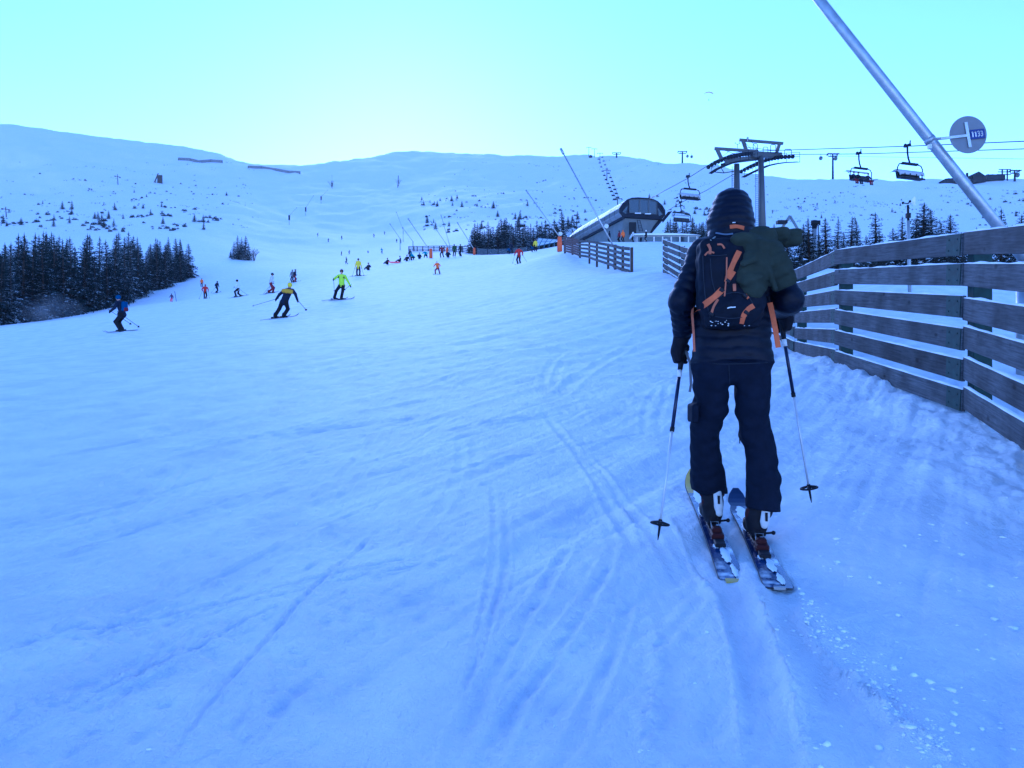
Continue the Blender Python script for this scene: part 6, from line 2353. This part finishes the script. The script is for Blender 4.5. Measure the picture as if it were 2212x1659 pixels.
    gj.rbox(z(1090, 470, -.10), (.06, .03, .036), .018, 0, .02, disp=wg2)
    gj.cone(z(960, 540, -.255), z(1080, 900, -.285), .016, .012, 0, .02)
    gj.cone(z(820, 700, -.285), z(930, 660, -.29), .016, .012, 0, .02)
    gj.cone(z(830, 850, -.28), z(960, 800, -.29), .015, .012, 0, .02)
    gj.ell(z(1010, 690, -.20), (.09, .055, .12), 0, .03, disp=wd)
    green = mat('green_jacket', (.030, .037, .028), .85, spec=.1, noise=(9, .75, 1.2), bump=(70, .2, .002))
    go = gj.build('green_jacket', green, .0065)
    tag(go, 'olive green jacket stuffed under the straps on the right of the backpack', 'jacket')
    # straps lie on what is under them
    both = Sdf(); both.p = bp.p + gj.p
    bodyall = Sdf(); bodyall.p = bp.p + gj.p + sd.p
    eye = np.array((0, 0, EYE))

    def strap(name, pts, w, m=ora, lift=.003, sub=6, solid=None):
        P = []
        src = solid or bodyall
        for (a, b) in zip(pts[:-1], pts[1:]):
            for k in range(sub):
                P.append((a[0] + (b[0] - a[0]) * k / sub, a[1] + (b[1] - a[1]) * k / sub))
        P.append(pts[-1])
        Q = []
        for q in P:
            pxy = z6(*q)
            tgt = np.array(at(*pxy, D0 - .2)) - eye
            h = src.hit(eye, tgt, 3.4, 4.7)
            if h is None:
                h = (Q[-1] + Vector((0, 0, -.01))) if Q else S(*pxy, -.2)
            Q.append(h)
        # smooth the run
        for _ in range(5):
            Q = [Q[0]] + [(Q[i - 1] + Q[i] * 2 + Q[i + 1]) / 4 for i in range(1, len(Q) - 1)] + [Q[-1]]
        sm = MB(); sm.ribbon([q - O for q in Q], [w * .82 * (1 + .06 * math.sin(i * .7)) for i in range(len(Q))], (-.15, -1, .12), .004)
        for i, v in enumerate(sm.v): sm.v[i] = (v[0], v[1] - lift, v[2])
        return sm.build(name, m, root)
    strap('strap', [(790, 600), (745, 690), (700, 800), (690, 845)], .032)
    strap('strap', [(745, 760), (700, 830)], .030)
    strap('strap', [(655, 905), (600, 960), (520, 1020), (440, 1082)], .036)
    strap('strap', [(690, 650), (688, 780), (672, 960)], .008, ora2)
    strap('strap', [(620, 985), (585, 1040), (565, 1105)], .014, ora2)
    strap('strap', [(905, 1035), (860, 1060), (825, 1110), (805, 1180)], .030)
    strap('strap', [(750, 862), (752, 918)], .018, ora2)
    strap('strap', [(838, 948), (862, 978)], .016)
    strap('strap', [(540, 545), (560, 580), (555, 625)], .016, ora2)
    strap('strap', [(615, 548), (650, 545), (672, 580)], .010, ora2)
    strap('strap', [(515, 635), (545, 600), (590, 615)], .009, ora2)
    strap('strap', [(560, 515), (600, 485)], .008, mat('pale_strap', (.3, .32, .3), .8))
    strap('strap', [(600, 455), (680, 470), (740, 462)], .010, mat('blue_strap', (.10, .13, .2), .7))
    seam = mat('seam_thread', (.011, .014, .026), .8)
    for pts in ([(500, 640), (505, 800), (520, 980), (560, 1130)], [(515, 625), (600, 640), (690, 628)], [(560, 1100), (590, 1000), (660, 945), (760, 925), (860, 950), (900, 1020)],
                [(600, 1120), (720, 1140), (860, 1120)], [(560, 660), (570, 820), (600, 930)]):
        strap('seam', pts, .0045, seam, .001)
    for pts in ([(430, 1490), (620, 1500), (820, 1498), (1020, 1488)], [(708, 1510), (712, 1600), (716, 1660)]):
        strap('trouser_seam', pts, .004, seam, .001)
    for q in ((700, 838), (650, 912), (845, 1090), (835, 955), (566, 1100)):
        h = bodyall.hit(eye, np.array(at(*z6(*q), 4)) - eye, 3.4, 4.7)
        if h is not None:
            m = MB(); m.box(h - O + Vector((0, -.006, 0)), (.026, .010, .018), Matrix.Rotation(.6, 3, 'Y')); m.build('buckle', M_BLACK, root, bevel=.003)
    strap('collar_flap', [(715, 408), (770, 402), (828, 418)], .024)
    strap('label_tag', [(735, 374), (760, 372)], .005, M_WHITEPL)
    # small white mark on the pack pocket
    strap('logo_mark', [(695, 1056), (722, 1045), (735, 1050), (760, 1046)], .006, M_WHITEPL, sub=3)
    m = MB()
    rr = random.Random(4)
    for _ in range(22):
        q = (rr.uniform(555, 720), rr.uniform(1150, 1195)) if rr.random() < .75 else (rr.uniform(720, 900), rr.uniform(1165, 1200))
        h = bodyall.hit(eye, np.array(at(*z6(*q), 4)) - eye, 3.4, 4.7)
        if h is not None:
            m.ell(h - O, (rr.uniform(.0015, .005), .003, rr.uniform(.0012, .003)), 6, 4)
    m.build('snow_dust', M_SNOWCAP, root)
    # loose strap ends hanging free
    for nm, pts, w, mm, dd in (('loose_strap', ((455, 930), (425, 1010), (415, 1100), (425, 1230), (432, 1400)), .012, ora2, -.02), ('loose_strap', ((1035, 1010), (1055, 1100), (1080, 1230), (1102, 1368)), .026, ora, -.10)):
        sm = MB(); sm.ribbon([z(a, b, dd - .02 * i) - O for i, (a, b) in enumerate(pts)], w, (-.2, -1, 0), .003); sm.build(nm, mm, root)
    # zip pull at the knee
    m = MB(); m.beam(S(1597, 936, -.06), S(1598, 958, -.06), .006, .004); m.build('zip_pull', M_BLACK, body)

def snow_clods():
    """loose lumps of snow, far too many to count"""
    r = random.Random(8)
    xs, ys, ss = [], [], []
    for _ in range(3000):
        d = 2.0 * math.exp(r.random() * 2.3)
        px = r.uniform(-150, 2350)
        x = survey_x(px, d)
        dens = fbm(np.array([x / 1.1]), np.array([d / 1.5]), 71, 3)[0] + (.22 if px > 1650 else -.02) - .12
        if r.random() > .5 + dens * 2.2: continue
        xs.append(x); ys.append(d); ss.append(.003 + .010 * r.random() ** 4 + (.016 * r.random() ** 5 if px > 1700 else 0))
    for _ in range(420):          # crumbs thrown along the skin track and the bank
        t = r.random()
        px = 1730 + 330 * t + r.gauss(0, 26); py = 1310 + 330 * t + r.gauss(0, 20)
        x, d = ground_at(px, py, 1.8, 8)
        xs.append(x); ys.append(d); ss.append(.003 + .010 * r.random() ** 3)
    xs, ys = np.array(xs), np.array(ys)
    zs = height(xs, ys)
    ico = [(0, 0, 1), (.9, 0, .25), (.28, .85, .3), (-.72, .53, .28), (-.72, -.53, .3), (.28, -.85, .25), (.5, .4, -.6), (-.5, .3, -.6), (0, -.6, -.6)]
    fc = [(0, 1, 2), (0, 2, 3), (0, 3, 4), (0, 4, 5), (0, 5, 1), (1, 6, 2), (2, 7, 3), (2, 6, 7), (3, 7, 4), (4, 8, 5), (4, 7, 8), (5, 6, 1), (5, 8, 6)]
    V, Fq = [], []
    for x, y, z, s in zip(xs, ys, zs, ss):
        n = len(V); a = r.uniform(0, 6.3); e = r.uniform(.6, 1.6); ca, sa = math.cos(a), math.sin(a)
        for p in ico:
            q = s * r.uniform(.5, 1.45)
            u, v = p[0] * e * q, p[1] * q
            V.append((x + u * ca - v * sa, y + u * sa + v * ca, z + p[2] * q * .62 - s * .05))
        Fq += [(n + i, n + j, n + k) for i, j, k in fc]
    o = mesh_np('snow_clods', np.array(V), np.array(Fq), M_SNOWCAP, None, True)
    tag(o, 'loose crumbs and clods of snow scattered over the near run', 'snow clods', kind='stuff')

def haze_air():
    """thin frosty air over the whole place"""
    g = bpy.data.objects['snow_ground'].data
    z = np.empty(len(g.vertices) * 3, np.float32); g.vertices.foreach_get('co', z)
    z = z.reshape(-1, 3)
    lo, hi = z.min(0), z.max(0)
    a = (lo[0] - 20, lo[1] - 20, lo[2] - 1); b = (hi[0] + 20, hi[1] + 20, max(hi[2], 262) + 6)
    m = MB()
    m.box([(p + q) / 2 for p, q in zip(a, b)], [q - p for p, q in zip(a, b)])
    mt = bpy.data.materials.new('thin_air'); mt.use_nodes = True
    nt = mt.node_tree; nt.nodes.clear()
    out = nt.nodes.new('ShaderNodeOutputMaterial'); v = nt.nodes.new('ShaderNodeVolumePrincipled')
    v.inputs['Color'].default_value = (.93, .96, 1, 1); v.inputs['Density'].default_value = HAZE
    v.inputs['Anisotropy'].default_value = .25
    nt.links.new(v.outputs[0], out.inputs['Volume'])
    o = m.build('haze', mt)
    tag(o, 'thin frosty haze over the hills', 'haze', kind='stuff')


HAZE = 0.0001


def snow_spray():
    """drifting snow dust before the left wood"""
    d = 71.0
    c = at(105, 668, d)
    m = MB(); m.ell((0, 0, 0), (3.6, 1.6, 1.7), 24, 14)
    r = random.Random(2)
    ph = [r.uniform(0, 6.3) for _ in range(6)]
    for i, v in enumerate(m.v):
        k = 1 + .12 * math.sin(v[0] * 1.9 + ph[0]) + .1 * math.sin(v[2] * 2.7 + ph[1] + v[0])
        m.v[i] = (v[0] * k, v[1] * k, v[2] * k)
    mt = bpy.data.materials.new('snow_dust_air'); mt.use_nodes = True
    nt = mt.node_tree; nt.nodes.clear(); N = nt.nodes.new; L = nt.links.new
    out = N('ShaderNodeOutputMaterial'); v = N('ShaderNodeVolumePrincipled')
    v.inputs['Color'].default_value = (.96, .97, 1, 1)
    tc = N('ShaderNodeTexCoord'); n = N('ShaderNodeTexNoise'); n.inputs['Scale'].default_value = .55; n.inputs['Detail'].default_value = 4
    L(tc.outputs['Object'], n.inputs['Vector'])
    # thins out towards the rim of the puff
    mp = N('ShaderNodeVectorMath'); mp.operation = 'MULTIPLY'; mp.inputs[1].default_value = (1 / 3.6, 1 / 1.6, 1 / 1.7); L(tc.outputs['Object'], mp.inputs[0])
    ln = N('ShaderNodeVectorMath'); ln.operation = 'LENGTH'; L(mp.outputs[0], ln.inputs[0])
    rr = N('ShaderNodeMapRange'); rr.inputs['From Min'].default_value = 1.0; rr.inputs['From Max'].default_value = .2; rr.inputs['To Max'].default_value = .13; L(ln.outputs['Value'], rr.inputs['Value'])
    rn = N('ShaderNodeMapRange'); rn.inputs['From Min'].default_value = .38; rn.inputs['From Max'].default_value = .68; L(n.outputs[0], rn.inputs['Value'])
    mu = N('ShaderNodeMath'); mu.operation = 'MULTIPLY'; L(rr.outputs[0], mu.inputs[0]); L(rn.outputs[0], mu.inputs[1])
    L(mu.outputs[0], v.inputs['Density']); L(v.outputs[0], out.inputs['Volume'])
    o = m.build('snow_spray', mt); o.location = c
    tag(o, 'faint puff of blown snow before the left wood', 'snow spray', kind='stuff')

# ------------------------------------------------------------------ assemble
build_ground()
fences()
lift_station()
vegetation()
people()
chairlift()
masts_and_lances()
near_skier()
snow_clods()
snow_spray()
haze_air()
